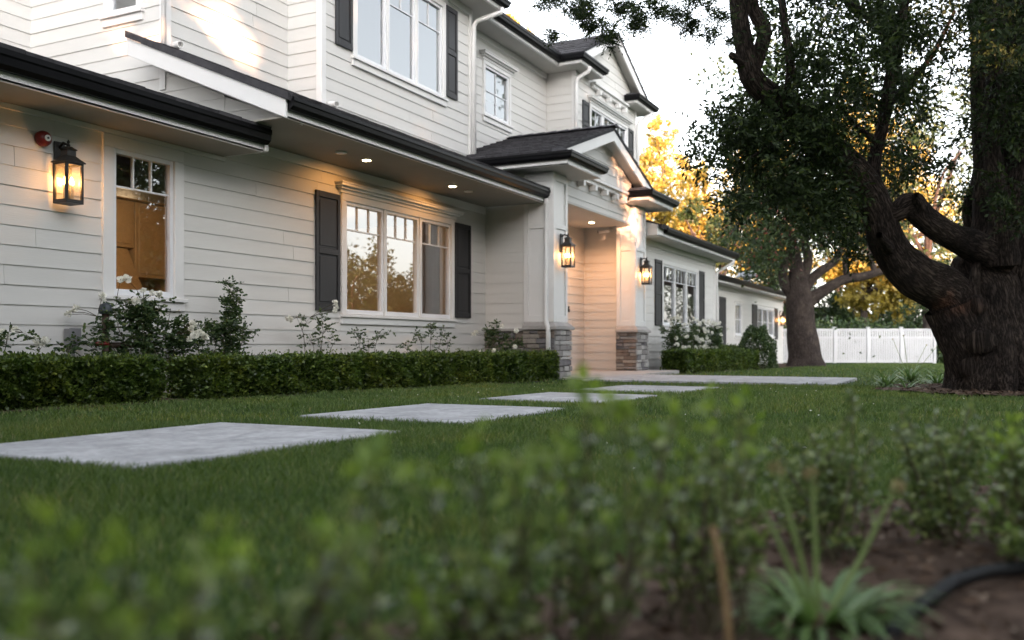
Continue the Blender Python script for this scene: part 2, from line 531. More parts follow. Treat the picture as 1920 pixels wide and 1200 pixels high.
# ------------------------------------------------------------------ paving
STONE_GROUP = 'large square stepping stones set in the lawn'
slabs = [(-0.15, 1.80, 'grey stepping stone cut off by the left edge, nearest of the row'),
         (2.62, 4.50, 'largest looking grey stepping stone in front of the left lantern, second nearest'),
         (5.24, 6.98, 'grey stepping stone in the middle of the row, below the big window'),
         (7.90, 9.58, 'grey stepping stone behind the bright green shoot, second from the porch path'),
         (10.32, 12.20, 'thin looking stepping stone closest to the porch path')]
SLAB_Y = (3.00, 4.33)
for x0, x1, lab in slabs:
    mb = MB()
    j = lambda: random.uniform(-.03, .03)
    z = lambda x: g(x) + .020
    P = [(x0 + j(), SLAB_Y[0] + j()), (x1 + j(), SLAB_Y[0] + j()), (x1 + j(), SLAB_Y[1] + j()), (x0 + j(), SLAB_Y[1] + j())]
    mb.hexa([(x, y, g(x) - .05) for x, y in P] + [(x, y, z(x)) for x, y in P])
    o = mb.build('stepping_stone', PAVER, loc=((x0 + x1) / 2, 3.66, g(x0)), bevel=.008)
    tag(o, lab, 'paving slab', STONE_GROUP)
mb = MB(); mb.box(13.95, 16.7, 1.75, 5.70, -.15, .035)
tag(mb.build('path', PAVER, bevel=.01), 'pale grey path crossing the lawn to the porch', None, None, 'structure')
mb = MB(); mb.box(14.55, 19.55, 5.705, 7.85, -.15, .038)
tag(mb.build('porch_floor', CONC, bevel=.01), 'pale porch floor slab between the two stone columns', None, None, 'structure')

# ------------------------------------------------------------------ house
house = thing('house', (14, 8, 0), 'two storey white clapboard house with black gutters and charcoal shutters', 'house')
E_ = 0.18                                                          # exposure of one siding board
Z0 = CAMZ

class Pl:
    """a wall plane: kind 'f' faces -y at y=c, kind 'l' faces -x at x=c"""
    def __init__(self, kind, c): self.k, self.c = kind, c
    def p(self, s, z, o):
        return (s, self.c - o, z) if self.k == 'f' else (self.c - o, s, z)
    def box(self, mb, s0, s1, z0, z1, o0, o1):
        q = [(s0, z0), (s1, z0), (s1, z1), (s0, z1)]
        mb.prism([self.p(s, z, o0) for s, z in q], [self.p(s, z, o1) for s, z in q])
    def quad(self, mb, s0, s1, z0, z1, o):
        q = [(s0, z0), (s1, z0), (s1, z1), (s0, z1)]
        if self.k == 'l': q = q[::-1]
        mb.poly([self.p(s, z, o) for s, z in q])

def clip(poly, z, keep_above):
    out = []
    for i in range(len(poly)):
        a, b = poly[i], poly[(i + 1) % len(poly)]
        ia, ib = (a[1] >= z) == keep_above, (b[1] >= z) == keep_above
        if ia: out.append(a)
        if ia != ib:
            t = (z - a[1]) / (b[1] - a[1])
            out.append((a[0] + t * (b[0] - a[0]), z))
    return out

def clip_s(poly, s, keep_right):
    return [(b, a) for a, b in clip([(b, a) for a, b in poly], s, keep_right)]

def wall(pl, poly, openings=(), label=None, mat=WHITE):
    """siding wall: a backing sheet and every board as its own piece"""
    zs = [p[1] for p in poly]; ss = [p[0] for p in poly]
    back = MB()
    cuts = sorted({min(ss), max(ss)} | {o[0] for o in openings} | {o[1] for o in openings})
    for a, b in zip(cuts, cuts[1:]):
        m_ = (a + b) / 2
        strip = clip_s(clip_s(list(poly), a, True), b, False)
        ops = sorted([(o[2], o[3]) for o in openings if o[0] <= m_ <= o[1]])
        lo = min(zs)
        for q0, q1 in ops + [(max(zs), None)]:
            pc = clip(clip(strip, lo, True), q0, False)
            if len(pc) >= 3 and q0 - lo > 1e-4:
                back.prism([pl.p(s, z, -.10) for s, z in pc], [pl.p(s, z, -.002) for s, z in pc])
            lo = q1
    w = back.build('wall', mat, house)
    if label: w['label'] = label
    k0 = math.floor((min(zs) - Z0) / E_)
    k1 = math.ceil((max(zs) - Z0) / E_)
    for k in range(k0, k1):
        za, zb = Z0 + k * E_, Z0 + (k + 1) * E_
        row = clip(clip(list(poly), za, True), zb, False)
        if len(row) < 3: continue
        segs = [(min(ss), max(ss))]
        bits = []
        for o in openings:
            if o[2] < zb - 1e-4 and o[3] > za + 1e-4:
                if o[3] < zb - .012: bits.append((o[0], o[1], o[3], zb))
                if o[2] > za + .012: bits.append((o[0], o[1], za, o[2]))
                new = []
                for a, b in segs:
                    if o[0] > a and o[0] < b: new.append((a, o[0]))
                    if o[1] < b and o[1] > a: new.append((o[1], b))
                    if o[1] <= a or o[0] >= b: new.append((a, b))
                segs = new
        cutup = []
        for a, b in segs:                                          # boards come in lengths, with butt joints
            jt = a + random.uniform(1.1, 3.66)
            while b - jt > .5:
                cutup.append((a, jt - .0015)); a = jt + .0015; jt += 3.66
            cutup.append((a, b))
        for a, b, q0, q1 in [(a, b, za, zb) for a, b in cutup] + bits:
            if b - a < .02: continue
            pc = clip(clip(clip_s(clip_s(row, a, True), b, False), q0, True), q1, False)
            if len(pc) < 3: continue
            mb = MB()
            out = lambda z: .021 - .011 * (z - za) / E_
            wob = random.uniform(-.0015, .0015)
            mb.prism([pl.p(s, z, 0) for s, z in pc], [pl.p(s, z, out(z) + wob) for s, z in pc])
            mb.build('siding_board', mat, w)
    return w

def window(pl, s0, s1, z0, z1, nsash=1, top=None, cols=3, cw=.10, sill=True, head=False, rec=.0, grid=None, mull=.05, label=None):
    """s0..z1: outer line of the sash opening (inside the casing). top = share of height for the upper lights"""
    mb = MB()
    o1 = .045
    pl.box(mb, s0 - cw, s0, z0 - .005, z1, -.06, o1)
    pl.box(mb, s1, s1 + cw, z0 - .005, z1, -.06, o1)
    pl.box(mb, s0 - cw, s1 + cw, z1, z1 + cw, -.06, o1)
    w = mb.build('window', TRIM, house, bevel=.004)
    if label: w['label'] = label
    if sill:
        mb = MB()
        pl.box(mb, s0 - cw - .03, s1 + cw + .03, z0 - .045, z0 - .005, -.06, .085)
        pl.box(mb, s0 - cw - .01, s1 + cw + .01, z0 - .14, z0 - .045, -.02, .052)
        mb.build('window_sill', TRIM, w, bevel=.004)
    if head:
        mb = MB()
        zt = z1 + cw
        for dz0, dz1, oo in [(0, .05, .06), (.05, .085, .10), (.085, .12, .145), (.12, .14, .16)]:
            pl.box(mb, s0 - cw - oo + .02, s1 + cw + oo - .02, zt + dz0, zt + dz1, -.02, oo)
        mb.build('head_moulding', TRIM, w, bevel=.003)
    W = (s1 - s0 - mull * (nsash - 1)) / nsash
    for i in range(nsash):
        a = s0 + i * (W + mull); b = a + W
        fw = .045
        mb = MB()
        pl.box(mb, a, a + fw, z0, z1, -.05, .02); pl.box(mb, b - fw, b, z0, z1, -.05, .02)
        pl.box(mb, a + fw, b - fw, z0, z0 + fw + .02, -.05, .02); pl.box(mb, a + fw, b - fw, z1 - fw, z1, -.05, .02)
        mb.build('sash', SASH, w, bevel=.003)
        if i < nsash - 1:
            mb = MB(); pl.box(mb, b, b + mull, z0, z1, -.05, .034)
            mb.build('mullion', TRIM, w, bevel=.003)
        ga, gb, gz0, gz1 = a + fw, b - fw, z0 + fw + .02, z1 - fw
        mw = .018
        cells = []
        if top:
            zt = gz1 - (gz1 - gz0) * top
            cw_ = (gb - ga) / cols
            for c in range(cols): cells.append((ga + c * cw_, ga + (c + 1) * cw_, zt, gz1))
            cells.append((ga, gb, gz0, zt))
            mb = MB(); pl.box(mb, ga, gb, zt - mw / 2, zt + mw / 2, -.035, -.004); mb.build('muntin', SASH, w)
            for c in range(1, cols):
                mb = MB(); x = ga + c * cw_
                pl.box(mb, x - mw / 2, x + mw / 2, zt + mw / 2, gz1, -.035, -.004); mb.build('muntin', SASH, w)
        elif grid:
            cx, cz = grid
            for c in range(cx):
                for r in range(cz):
                    cells.append((ga + (gb - ga) * c / cx, ga + (gb - ga) * (c + 1) / cx, gz0 + (gz1 - gz0) * r / cz, gz0 + (gz1 - gz0) * (r + 1) / cz))
            for c in range(1, cx):
                mb = MB(); x = ga + (gb - ga) * c / cx
                pl.box(mb, x - mw / 2, x + mw / 2, gz0, gz1, -.035, -.004); mb.build('muntin', SASH, w)
            for r in range(1, cz):
                mb = MB(); z = gz0 + (gz1 - gz0) * r / cz
                pl.box(mb, ga, gb, z - mw / 2, z + mw / 2, -.036, -.0045); mb.build('muntin', SASH, w)
        else:
            cells.append((ga, gb, gz0, gz1))
        for c in cells:
            mb = MB(); pl.quad(mb, *c, -.022); mb.build('pane', GLASS, w)
    return w

def shutter(pl, s0, s1, z0, z1, label=None):
    mb = MB()
    o1, st = .05, .055
    zm = z0 + (z1 - z0) * .50
    pl.box(mb, s0, s0 + st, z0, z1, .022, o1); pl.box(mb, s1 - st, s1, z0, z1, .022, o1)
    for a, b in [(z0, z0 + .09), (zm - .04, zm + .04), (z1 - .08, z1)]:
        pl.box(mb, s0 + st, s1 - st, a, b, .022, o1)
    sh = mb.build('shutter', SHUT, house, bevel=.004)
    if label: sh['label'] = label
    for a, b in [(z0 + .09, zm - .04), (zm + .04, z1 - .08)]:
        mb = MB()
        pl.box(mb, s0 + st, s1 - st, a, b, .022, .030)
        pl.box(mb, s0 + st + .03, s1 - st - .03, a + .03, b - .03, .030, .040)
        mb.build('panel', SHUT, sh, bevel=.004)
    return sh

def room(x0, x1, y0, y1, z0, z1, mat, axis='f'):
    """five-sided box behind a window"""
    mb = MB()
    t = .05
    if axis == 'f':
        mb.box(x0, x1, y1, y1 + t, z0, z1); mb.box(x0 - t, x0, y0, y1, z0, z1); mb.box(x1, x1 + t, y0, y1, z0, z1)
    else:
        mb.box(x1, x1 + t, y0, y1, z0, z1); mb.box(x0, x1, y0 - t, y0, z0, z1); mb.box(x0, x1, y1, y1 + t, z0, z1)
    mb.box(x0 - t, x1 + t, y0, y1 + t, z1 + .002, z1 + t); mb.box(x0 - t, x1 + t, y0, y1 + t, z0 - t, z0 - .002)
    return mb.build('room', mat, house)

def lamp(name, loc, energy, col, parent=None, size=.05, spot=None):
    d = bpy.data.lights.new(name, 'SPOT' if spot else 'POINT')
    d.energy = energy; d.color = col; d.shadow_soft_size = size
    if spot: d.spot_size = R(spot); d.spot_blend = .6
    o = bpy.data.objects.new(name, d); COL.objects.link(o)
    if parent:
        o.parent = parent
        o.location = Vector(loc) - base_of(parent)
    else: o.location = loc
    return o

FM = Pl('f', 7.8)                                                  # main ground-floor wall
FA, FB, FC, FD = Pl('f', 8.18), Pl('f', 8.78), Pl('f', 8.6), Pl('f', 7.9)
FZ = Pl('f', 11.26)
LW, LA, LD, LR = Pl('l', 8.1), Pl('l', 10.34), Pl('l', 18.9), Pl('l', 14.5)
FE, FF = Pl('f', 6.7), Pl('f', 7.3)

LWIN = (6.50, 7.29, 1.11, 2.60)
BWIN = (10.36, 13.24, 1.03, 2.60)
UWIN = (11.13, 13.60, 4.86, 6.42)
CWIN = (15.93, 16.98, 5.14, 6.13)
EWIN = (21.5, 24.6, 1.08, 2.55)
SWIN = (9.22, 9.74, 4.75, 5.8)
DWIN = (19.80, 22.25, 5.15, 6.10)
def op(w, c=.10): return (w[0] - c, w[1] + c, w[2] - .14, w[3] + c)

# walls
wall(FM, [(0, -.2), (14.5, -.2), (14.5, 3.06), (0, 3.06)], [op(LWIN, .13), op(BWIN)], 'white clapboard ground floor wall behind the hedge')
wall(FZ, [(0, 3.0), (8.1, 3.0), (8.1, 7.0), (0, 7.0)])
wall(LW, [(6.66, 3.06), (7.8, 3.06), (7.8, 3.50), (6.66, 3.10)])
wall(LW, [(7.83, 2.7), (11.26, 2.7), (11.26, 7.0), (8.78, 7.0), (8.78, 4.05), (7.83, 3.58)][::1], [op(SWIN, .08)]) if False else None
wall(LW, [(8.78, 2.7), (11.26, 2.7), (11.26, 7.0), (8.78, 7.0)], [op(SWIN, .08)], 'white side wall of the upper storey with a small window')
wall(LW, [(7.805, 2.7), (8.775, 2.7), (8.775, 3.93), (7.805, 3.52)])
wall(FB, [(8.1, 3.4), (10.34, 3.4), (10.34, 7.0), (8.1, 7.0)], [], 'white upper wall splashed with warm sunlight')
wall(LA, [(8.18, 3.4), (8.78, 3.4), (8.78, 7.0), (8.18, 7.0)])
wall(FA, [(10.34, 3.4), (14.6, 3.4), (14.6, 6.75), (10.34, 6.75)], [op(UWIN)], 'white upper wall around the tall triple window')
wall(FC, [(14.6, 3.4), (18.9, 3.4), (18.9, 6.75), (14.6, 6.75)], [op(CWIN, .08)])
wall(LD, [(7.9, 3.4), (8.6, 3.4), (8.6, 6.75), (7.9, 6.75)])
wall(FD, [(18.9, 3.2), (22.95, 3.2), (22.95, 7.00), (20.92, 7.95), (18.9, 7.00)], [op(DWIN, .08)], 'white gable wall of the upper storey')
wall(LR, [(6.64, .86), (7.8, .86), (7.8, 3.06), (6.64, 3.06)], [], 'short white return wall beside the porch column')
wall(FE, [(19.5, -.3), (26.5, -.3), (26.5, 3.05), (19.5, 3.05)], [op(EWIN)], 'white wall of the right wing')
wall(FF, [(26.5, -.5), (40.6, -.5), (40.6, 2.55), (26.5, 2.55)], [(26.9, 29.35, .8, 2.2), (31.6, 32.75, .78, 2.1), (35.3, 38.6, .78, 2.1)], 'white wall of the low far wing')
wall(Pl('f', 7.8), [(15.1, -.1), (19.2, -.1), (19.2, 3.2), (15.1, 3.2)], [], 'white back wall of the porch')
wall(Pl('l', 19.2), [(6.8, -.1), (7.8, -.1), (7.8, 3.2), (6.8, 3.2)], [], 'white side wall inside the porch')
# solid core so no light leaks between the storeys (floors and party walls inside)
mb = MB()
mb.box(8.25, 22.9, 9.0, 9.1, 3.2, 3.3); mb.box(-.1, 0, 7.9, 11.3, -.2, 3.1)
mb.box(0, 8.1, 11.4, 11.5, 3, 7); mb.box(22.95, 23.05, 7.9, 14, 3, 6.75); mb.box(40.6, 40.7, 7.3, 12, -.5, 2.55); mb.box(26.5, 26.6, 6.8, 7.3, -.3, 3.0)
mb.box(14.5, 15.15, 7.0, 7.85, -.1, 3.2)
mb.build('inner_wall', ROOMWALL, house)

# corner boards and frieze trims
def trim(mbs, name='corner_board', mat=TRIM, bev=.003):
    return mbs.build(name, mat, house, bevel=bev)
for x0, x1, y0, y1, z0, z1 in [
    (10.30, 10.40, 8.14, 8.24, 3.4, 6.73), (8.06, 8.16, 8.74, 8.84, 3.7, 6.95),
    (14.55, 14.64, 8.135, 8.23, 3.5, 6.73), (18.86, 18.96, 7.855, 7.96, 3.6, 6.7), (22.87, 22.99, 7.86, 7.95, 3.5, 6.7),
    (26.42, 26.54, 6.66, 6.78, -.2, 3.03), (14.455, 14.55, 6.58, 6.70, .0, 3.05), (40.52, 40.64, 7.26, 7.4, -.3, 2.5)]:
    mb = MB(); mb.box(x0, x1, y0, y1, z0, z1); trim(mb)
for x0, x1, y0, y1, z0, z1 in [(0, 8.05, 7.757, 7.80, 2.733, 2.783), (8.2, 14.45, 7.755, 7.80, 2.93, 3.05), (10.45, 14.55, 8.135, 8.18, 6.58, 6.70),
                                (14.66, 18.85, 8.555, 8.6, 6.58, 6.70), (19.6, 26.4, 6.655, 6.7, 2.90, 3.03), (26.6, 40.5, 7.26, 7.3, 2.40, 2.52)]:
    mb = MB(); mb.box(x0, x1, y0, y1, z0, z1); trim(mb, 'frieze_board')

# windows
window(FM, *LWIN, 1, top=.24, cols=3, cw=.13, label='tall window left of the lantern glow with a warm lit room behind')
window(FM, *BWIN, 3, top=.235, cols=3, head=True, label='wide triple window between charcoal shutters')
window(FA, *UWIN, 3, top=.28, cols=2, head=True, label='upper triple window reflecting pale sky')
window(FC, *CWIN, 1, grid=(2, 2), cw=.08, head=True, label='small upper four pane window beside the downspout')
window(FE, *EWIN, 3, top=.25, cols=3, label='triple window of the right wing behind white roses')
window(LW, *SWIN, 1, cw=.08, label='small dark upper window cut off by the top edge')
window(FD, *DWIN, 3, grid=(2, 2), cw=.08, head=True, label='triple gable window above the porch roof')
window(FF, 26.98, 29.27, .94, 2.1, 3, grid=(2, 2), cw=.08, label='near window of the low far wing')
window(FF, 31.68, 32.67, .92, 2.0, 1, grid=(2, 2), cw=.08, label='narrow window of the low far wing')
window(FF, 35.38, 38.52, .92, 2.0, 3, grid=(2, 2), cw=.08, label='farthest window of the low far wing')
shutter(FM, 9.70, 10.22, 1.06, 2.66, 'charcoal shutter left of the wide triple window')
shutter(FM, 13.37, 13.90, 1.06, 2.66, 'charcoal shutter right of the wide triple window')
shutter(FA, 10.62, 11.02, 4.92, 6.50, 'charcoal shutter left of the upper triple window')
shutter(FA, 13.71, 14.10, 4.92, 6.50, 'charcoal shutter right of the upper triple window')
shutter(FE, 20.85, 21.38, 1.05, 2.62, 'charcoal shutter left of the right wing window')
shutter(FE, 24.72, 25.30, 1.05, 2.62, 'charcoal shutter right of the right wing window')
shutter(FD, 19.28, 19.68, 5.1, 6.15, 'slate shutter left of the gable window')
shutter(FD, 22.37, 22.75, 5.1, 6.15, 'slate shutter right of the gable window')
shutter(FF, 29.40, 30.3, .3, 2.15); shutter(FF, 34.4, 35.25, .8, 2.1); shutter(FF, 38.65, 39.4, .8, 2.1)

# rooms behind the glass
rm = room(5.6, 9.75, 7.91, 10.9, .3, 2.62, WARMWALL)
plain('dark_bulkhead_wood', (.03,.02,.012), .6)
CABW = noisy('cream_cabinet_paint', (.40,.30,.19), (.46,.35,.22), 2, .45)
mb = MB(); mb.box(5.62, 9.73, 8.02, 8.6, 2.28, 2.615); mb.build('dark_bulkhead', MATS['dark_bulkhead_wood'], rm)
for x0, x1, z0 in ((7.4, 7.95, 1.55), (7.97, 8.52, 1.55), (8.54, 9.09, 1.95), (9.11, 9.7, 1.55)):
    mb = MB(); mb.box(x0, x1, 10.45, 10.88, z0, 2.6); mb.box(x0 + .05, x1 - .05, 10.435, 10.449, z0 + .05, 2.55); mb.build('wall_cabinet', CABW, rm, bevel=.006)
mb = MB(); mb.hexa([(8.50, 10.3, 1.35), (9.12, 10.3, 1.35), (9.12, 10.88, 1.35), (8.50, 10.88, 1.35), (8.6, 10.5, 1.94), (9.02, 10.5, 1.94), (9.02, 10.88, 1.94), (8.6, 10.88, 1.94)]); mb.build('range_hood', CABW, rm)
mb = MB(); mb.box(7.2, 9.72, 10.25, 10.88, .3, 1.18); mb.box(7.15, 9.73, 10.22, 10.88, 1.181, 1.22); mb.build('base_cabinet', WOOD, rm, bevel=.01)
mb = MB(); mb.box(6.6, 7.8, 9.2, 9.7, .3, 1.20); mb.box(6.5, 7.9, 9.1, 9.8, 1.201, 1.24); mb.build('kitchen_island', WOOD, rm, bevel=.01)
lamp('kitchen_light', (7.9, 9.3, 2.2), 4.2, (1, .66, .36), house, .15)
rm = room(9.9, 13.9, 7.91, 11.2, .3, 2.75, ROOMWALL)
mb = MB()
n = 26
for i in range(n):
    a0, a1 = 12.75 + .55 * i / n, 12.75 + .55 * (i + 1) / n
    w0, w1 = .04 * math.sin(i * 1.9), .04 * math.sin((i + 1) * 1.9)
    mb.poly([(a0, 8.05 + w0, .9), (a1, 8.05 + w1, .9), (a1, 8.05 + w1, 2.7), (a0, 8.05 + w0, 2.7)])
mb.build('curtain', CURT, rm, smooth=True)
mb = MB(); mb.box(11.6, 12.5, 10.6, 11.1, .3, 2.2); mb.build('tall_cupboard', WOOD, rm, bevel=.01)
lamp('sitting_room_light', (11.8, 9.6, 2.5), 5.0, (1, .58, .26), house, .15)
rm = room(10.9, 13.9, 8.29, 10.5, 4.5, 6.6, ROOMWALL)
for i in range(3):
    W = (UWIN[1] - UWIN[0]) / 3
    mb = MB(); mb.box(UWIN[0] + i * W + .03, UWIN[0] + (i + 1) * W - .03, 8.262, 8.268, UWIN[2], UWIN[3]); mb.build('roller_blind', BLIND, rm)
rm = room(15.7, 17.3, 8.71, 10.5, 4.9, 6.4, ROOMWALL)
mb = MB(); mb.box(15.95, 16.96, 8.68, 8.686, 5.5, 6.12); mb.build('roller_blind', BLIND, rm)
room(20.9, 25.0, 6.81, 9.5, .3, 2.8, ROOMWALL)
room(8.21, 10, 9.1, 10.2, 4.5, 6.0, ROOMWALL, 'l')
room(19.5, 22.5, 8.01, 9.8, 4.9, 6.4, ROOMWALL)
room(26.7, 40.3, 7.41, 9.5, .1, 2.35, ROOMWALL)

# ------------------------------------------------------------------ roofs, eaves, gutters
def gutter_profile(h=.13, d=.115):
    """(out, up) ogee-like section"""
    return [(0, 0), (.055, 0), (d - .02, .035), (d - .012, h * .62), (d, h * .70), (d, h), (0, h)]

def eave(path, z, fh=.205, gh=.13, gz=.085, label=None, gut=True):
    """white fascia and black gutter along a horizontal path; outward is to the right of travel"""
    f, gt = MB(), MB()
    P = [Vector((x, y, 0)) for x, y in path]
    nrm = []
    for i in range(len(P) - 1):
        t = (P[i+1] - P[i]).normalized(); nrm.append(Vector((t.y, -t.x, 0)))
    def mitre(i):
        if i == 0: return nrm[0]
        if i == len(P) - 1: return nrm[-1]
        s = nrm[i-1] + nrm[i]
        return s / max(s.dot(nrm[i]), .2)
    for i in range(len(P) - 1):
        a, b, na, nb = P[i], P[i+1], mitre(i), mitre(i+1)
        sec = lambda p, n_, pr, zz: [tuple(p + n_ * o + Vector((0, 0, zz + u))) for o, u in pr]
        fp = [(-.03, 0), (0, 0), (0, fh), (-.03, fh)]
        f.prism(sec(a, na, fp, z), sec(b, nb, fp, z))
        gp = gutter_profile(gh)
        gt.prism(sec(a, na, [(o + .002, u) for o, u in gp], z + gz), sec(b, nb, [(o + .002, u) for o, u in gp], z + gz))
    o = f.build('fascia', TRIM, house, bevel=.003)
    if gut: gt.build('gutter', GUT, house)
    return o

def soffit(poly, z, t=.02, mat=None):
    mb = MB()
    mb.prism([(x, y, z + t) for x, y in poly], [(x, y, z) for x, y in poly])
    return mb.build('soffit', mat or SOFFIT, house)

def roof_plane(a, b, c, d, rows, cols, thick=.035, first=999, label=None):
    """eave a->b, ridge d->c; courses of separate shingles on an underlay slab. first = rows built as separate pieces"""
    a, b, c, d = [Vector(p) for p in (a, b, c, d)]
    nrm = (b - a).cross(d - a).normalized()
    if nrm.z < 0: nrm = -nrm
    mb = MB(); t = nrm * .05
    mb.hexa([a - t, b - t, c - t, d - t, a, b, c, d])
    rf = mb.build('roof', ROOFB, house)
    if label: rf['label'] = label
    rest = MB()
    pt = lambda s, h: (a.lerp(b, s)).lerp(d.lerp(c, s), h)
    for r in range(rows):
        h0, h1 = r / rows, min(1.0, (r + 1.25) / rows)
        s, i = 0.0, 0
        off = random.uniform(.3, 1)
        while s < 1 - 1e-6:
            w = (off if i == 0 else random.uniform(.75, 1.25)) / cols
            e = min(1.0, s + w); gap = .0025 / cols * 3
            lift = random.uniform(0, .008)
            q = [pt(s + gap, h0), pt(e - gap, h0), pt(e - gap, h1), pt(s + gap, h1)]
            lo = nrm * .003; hi0 = nrm * (thick + lift); hi1 = nrm * (.010)
            P8 = [q[0] + lo, q[1] + lo, q[2] + nrm * .001, q[3] + nrm * .001, q[0] + hi0, q[1] + hi0, q[2] + hi1, q[3] + hi1]
            if r < first:
                m_ = MB(); m_.hexa(P8); m_.build('shingle', ROOFM, rf)
            else: rest.hexa(P8)
            s = e; i += 1
    if rest.f:
        o = rest.build('shingle_field', ROOFM, rf); o['kind'] = 'stuff'
    return rf

# left low eave
eave([(-.5, 7.15), (8.02, 7.15)], 2.78, gh=.16, fh=.235, gz=.08)
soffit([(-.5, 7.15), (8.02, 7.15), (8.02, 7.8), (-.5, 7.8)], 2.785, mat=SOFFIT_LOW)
roof_plane((-.5, 7.05, 3.02), (8.02, 7.05, 3.02), (8.02, 11.26, 3.02 + 4.21 * .33), (-.5, 11.26, 3.02 + 4.21 * .33), 14, 26, first=2, label='low black shingled roof on the left')
mb = MB(); mb.box(8.0, 8.06, 7.12, 7.78, 2.79, 3.04); trim(mb, 'end_board')
# right long eave with downlights
eave([(7.74, 6.60), (14.43, 6.60)], 3.05)
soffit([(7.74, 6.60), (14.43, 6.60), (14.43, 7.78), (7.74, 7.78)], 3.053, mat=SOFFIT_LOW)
roof_plane((7.72, 6.50, 3.262), (14.42, 6.50, 3.262), (14.42, 8.75, 3.262 + 2.25 * .42), (7.72, 8.75, 3.262 + 2.25 * .42), 7, 20, first=3, label='black shingled roof above the long soffit')
# rake board of that roof, facing left
def zr(y, b=3.05): return b + (y - 6.6) * .42
mb = MB()
q = [(6.57, zr(6.57)), (8.98, zr(8.98)), (8.98, zr(8.98) + .20), (6.57, zr(6.57) + .20)]
mb.prism([(7.70, y, z) for y, z in q], [(7.735, y, z) for y, z in q]); trim(mb, 'rake_board')
mb = MB()
q = [(6.62, zr(6.62) + .09), (8.75, zr(8.75) + .09), (8.75, zr(8.75) + .11), (6.62, zr(6.62) + .11)]
mb.prism([(7.74, y, z) for y, z in q], [(8.06, y, z) for y, z in q]); mb.build('rake_soffit', SOFFIT, house)
mb = MB()
q = [(6.64, zr(6.64) - .03), (8.75, zr(8.75) - .03), (8.75, zr(8.75) + .08), (6.64, zr(6.64) + .08)]
mb.prism([(8.045, y, z) for y, z in q], [(8.072, y, z) for y, z in q]); trim(mb, 'rake_frieze')
mb = MB()
q = [(6.52, zr(6.52) + .205), (8.98, zr(8.98) + .205), (8.98, zr(8.98) + .285), (6.52, zr(6.52) + .285)]
mb.prism([(7.675, y, z) for y, z in q], [(7.79, y, z) for y, z in q]); mb.build('rake_shingle_edge', ROOFM, house)
# upper eaves
eave([(10.0, 8.6), (10.0, 7.70), (15.0, 7.70), (15.0, 8.1), (18.45, 8.1), (18.45, 7.56), (19.75, 7.56), (19.75, 7.86)], 6.70)
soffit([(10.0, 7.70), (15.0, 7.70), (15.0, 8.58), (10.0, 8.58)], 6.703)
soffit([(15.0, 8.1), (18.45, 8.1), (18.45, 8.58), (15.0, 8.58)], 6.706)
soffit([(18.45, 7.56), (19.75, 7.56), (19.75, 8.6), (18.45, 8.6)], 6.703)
roof_plane((10.0, 7.58, 6.90), (14.98, 7.58, 6.90), (14.98, 11.2, 8.5), (10.0, 11.2, 8.5), 10, 14, first=0)
roof_plane((14.98, 8.0, 6.905), (18.5, 8.0, 6.905), (18.5, 11.2, 8.3), (14.98, 11.2, 8.3), 9, 10, first=0)
# upper gable
roof_plane((18.40, 12, 6.92), (18.40, 7.60, 6.92), (20.92, 7.60, 8.12), (20.92, 12, 8.12), 8, 12, first=8, label='dark shingled slope of the upper gable')
roof_plane((23.45, 7.60, 6.92), (23.45, 12, 6.92), (20.92, 12, 8.12), (20.92, 7.60, 8.12), 8, 12, first=0)
eave([(22.15, 7.86), (22.15, 7.56), (23.55, 7.56), (23.55, 9.2)], 6.70)
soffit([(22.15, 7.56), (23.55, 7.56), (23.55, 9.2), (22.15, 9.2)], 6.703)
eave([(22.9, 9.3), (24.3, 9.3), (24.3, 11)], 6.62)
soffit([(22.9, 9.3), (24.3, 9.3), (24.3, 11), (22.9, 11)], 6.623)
def cap(x0, x1, y0, y1, z, h, name='return_roof'):
    """small sloped roof on an eave return"""
    mb = MB(); mb.hexa([(x0, y0, z), (x1, y0, z), (x1, y1, z), (x0, y1, z), (x0 + .12, y0 + .18, z + h), (x1 - .12, y0 + .18, z + h), (x1 - .12, y1, z + h), (x0 + .12, y1, z + h)])
    mb.build(name, ROOFM, house)
cap(18.40, 19.78, 7.50, 7.88, 6.912, .09); cap(22.12, 23.6, 7.50, 7.88, 6.912, .09)
def rakes(xl, xc, xr, y0, y1, zl, zc, w=.22):
    for x, s in ((xl, 1), (xr, -1)):
        mb = MB()
        mb.prism([(x, y0, zl - w), (x, y0, zl), (xc, y0, zc), (xc, y0, zc - w)], [(x, y0 + .04, zl - w), (x, y0 + .04, zl), (xc, y0 + .04, zc), (xc, y0 + .04, zc - w)])
        trim(mb, 'rake_board')
        mb = MB()
        mb.prism([(x, y0 + .05, zl - .11), (x, y0 + .05, zl - .09), (xc, y0 + .05, zc - .09), (xc, y0 + .05, zc - .11)], [(x, y1, zl - .11), (x, y1, zl - .09), (xc, y1, zc - .09), (xc, y1, zc - .11)])
        mb.build('rake_soffit', SOFFIT, house)
rakes(18.5, 20.92, 23.35, 7.62, 7.88, 6.92, 8.075)
mb = MB()
mb.box(19.78, 22.12, 7.74, 7.875, 6.62, 6.67); mb.box(19.78, 22.12, 7.80, 7.874, 6.55, 6.618)
for x in (20.1, 20.75, 21.4, 21.9): mb.box(x, x + .10, 7.75, 7.872, 6.44, 6.548)
trim(mb, 'gable_shelf')

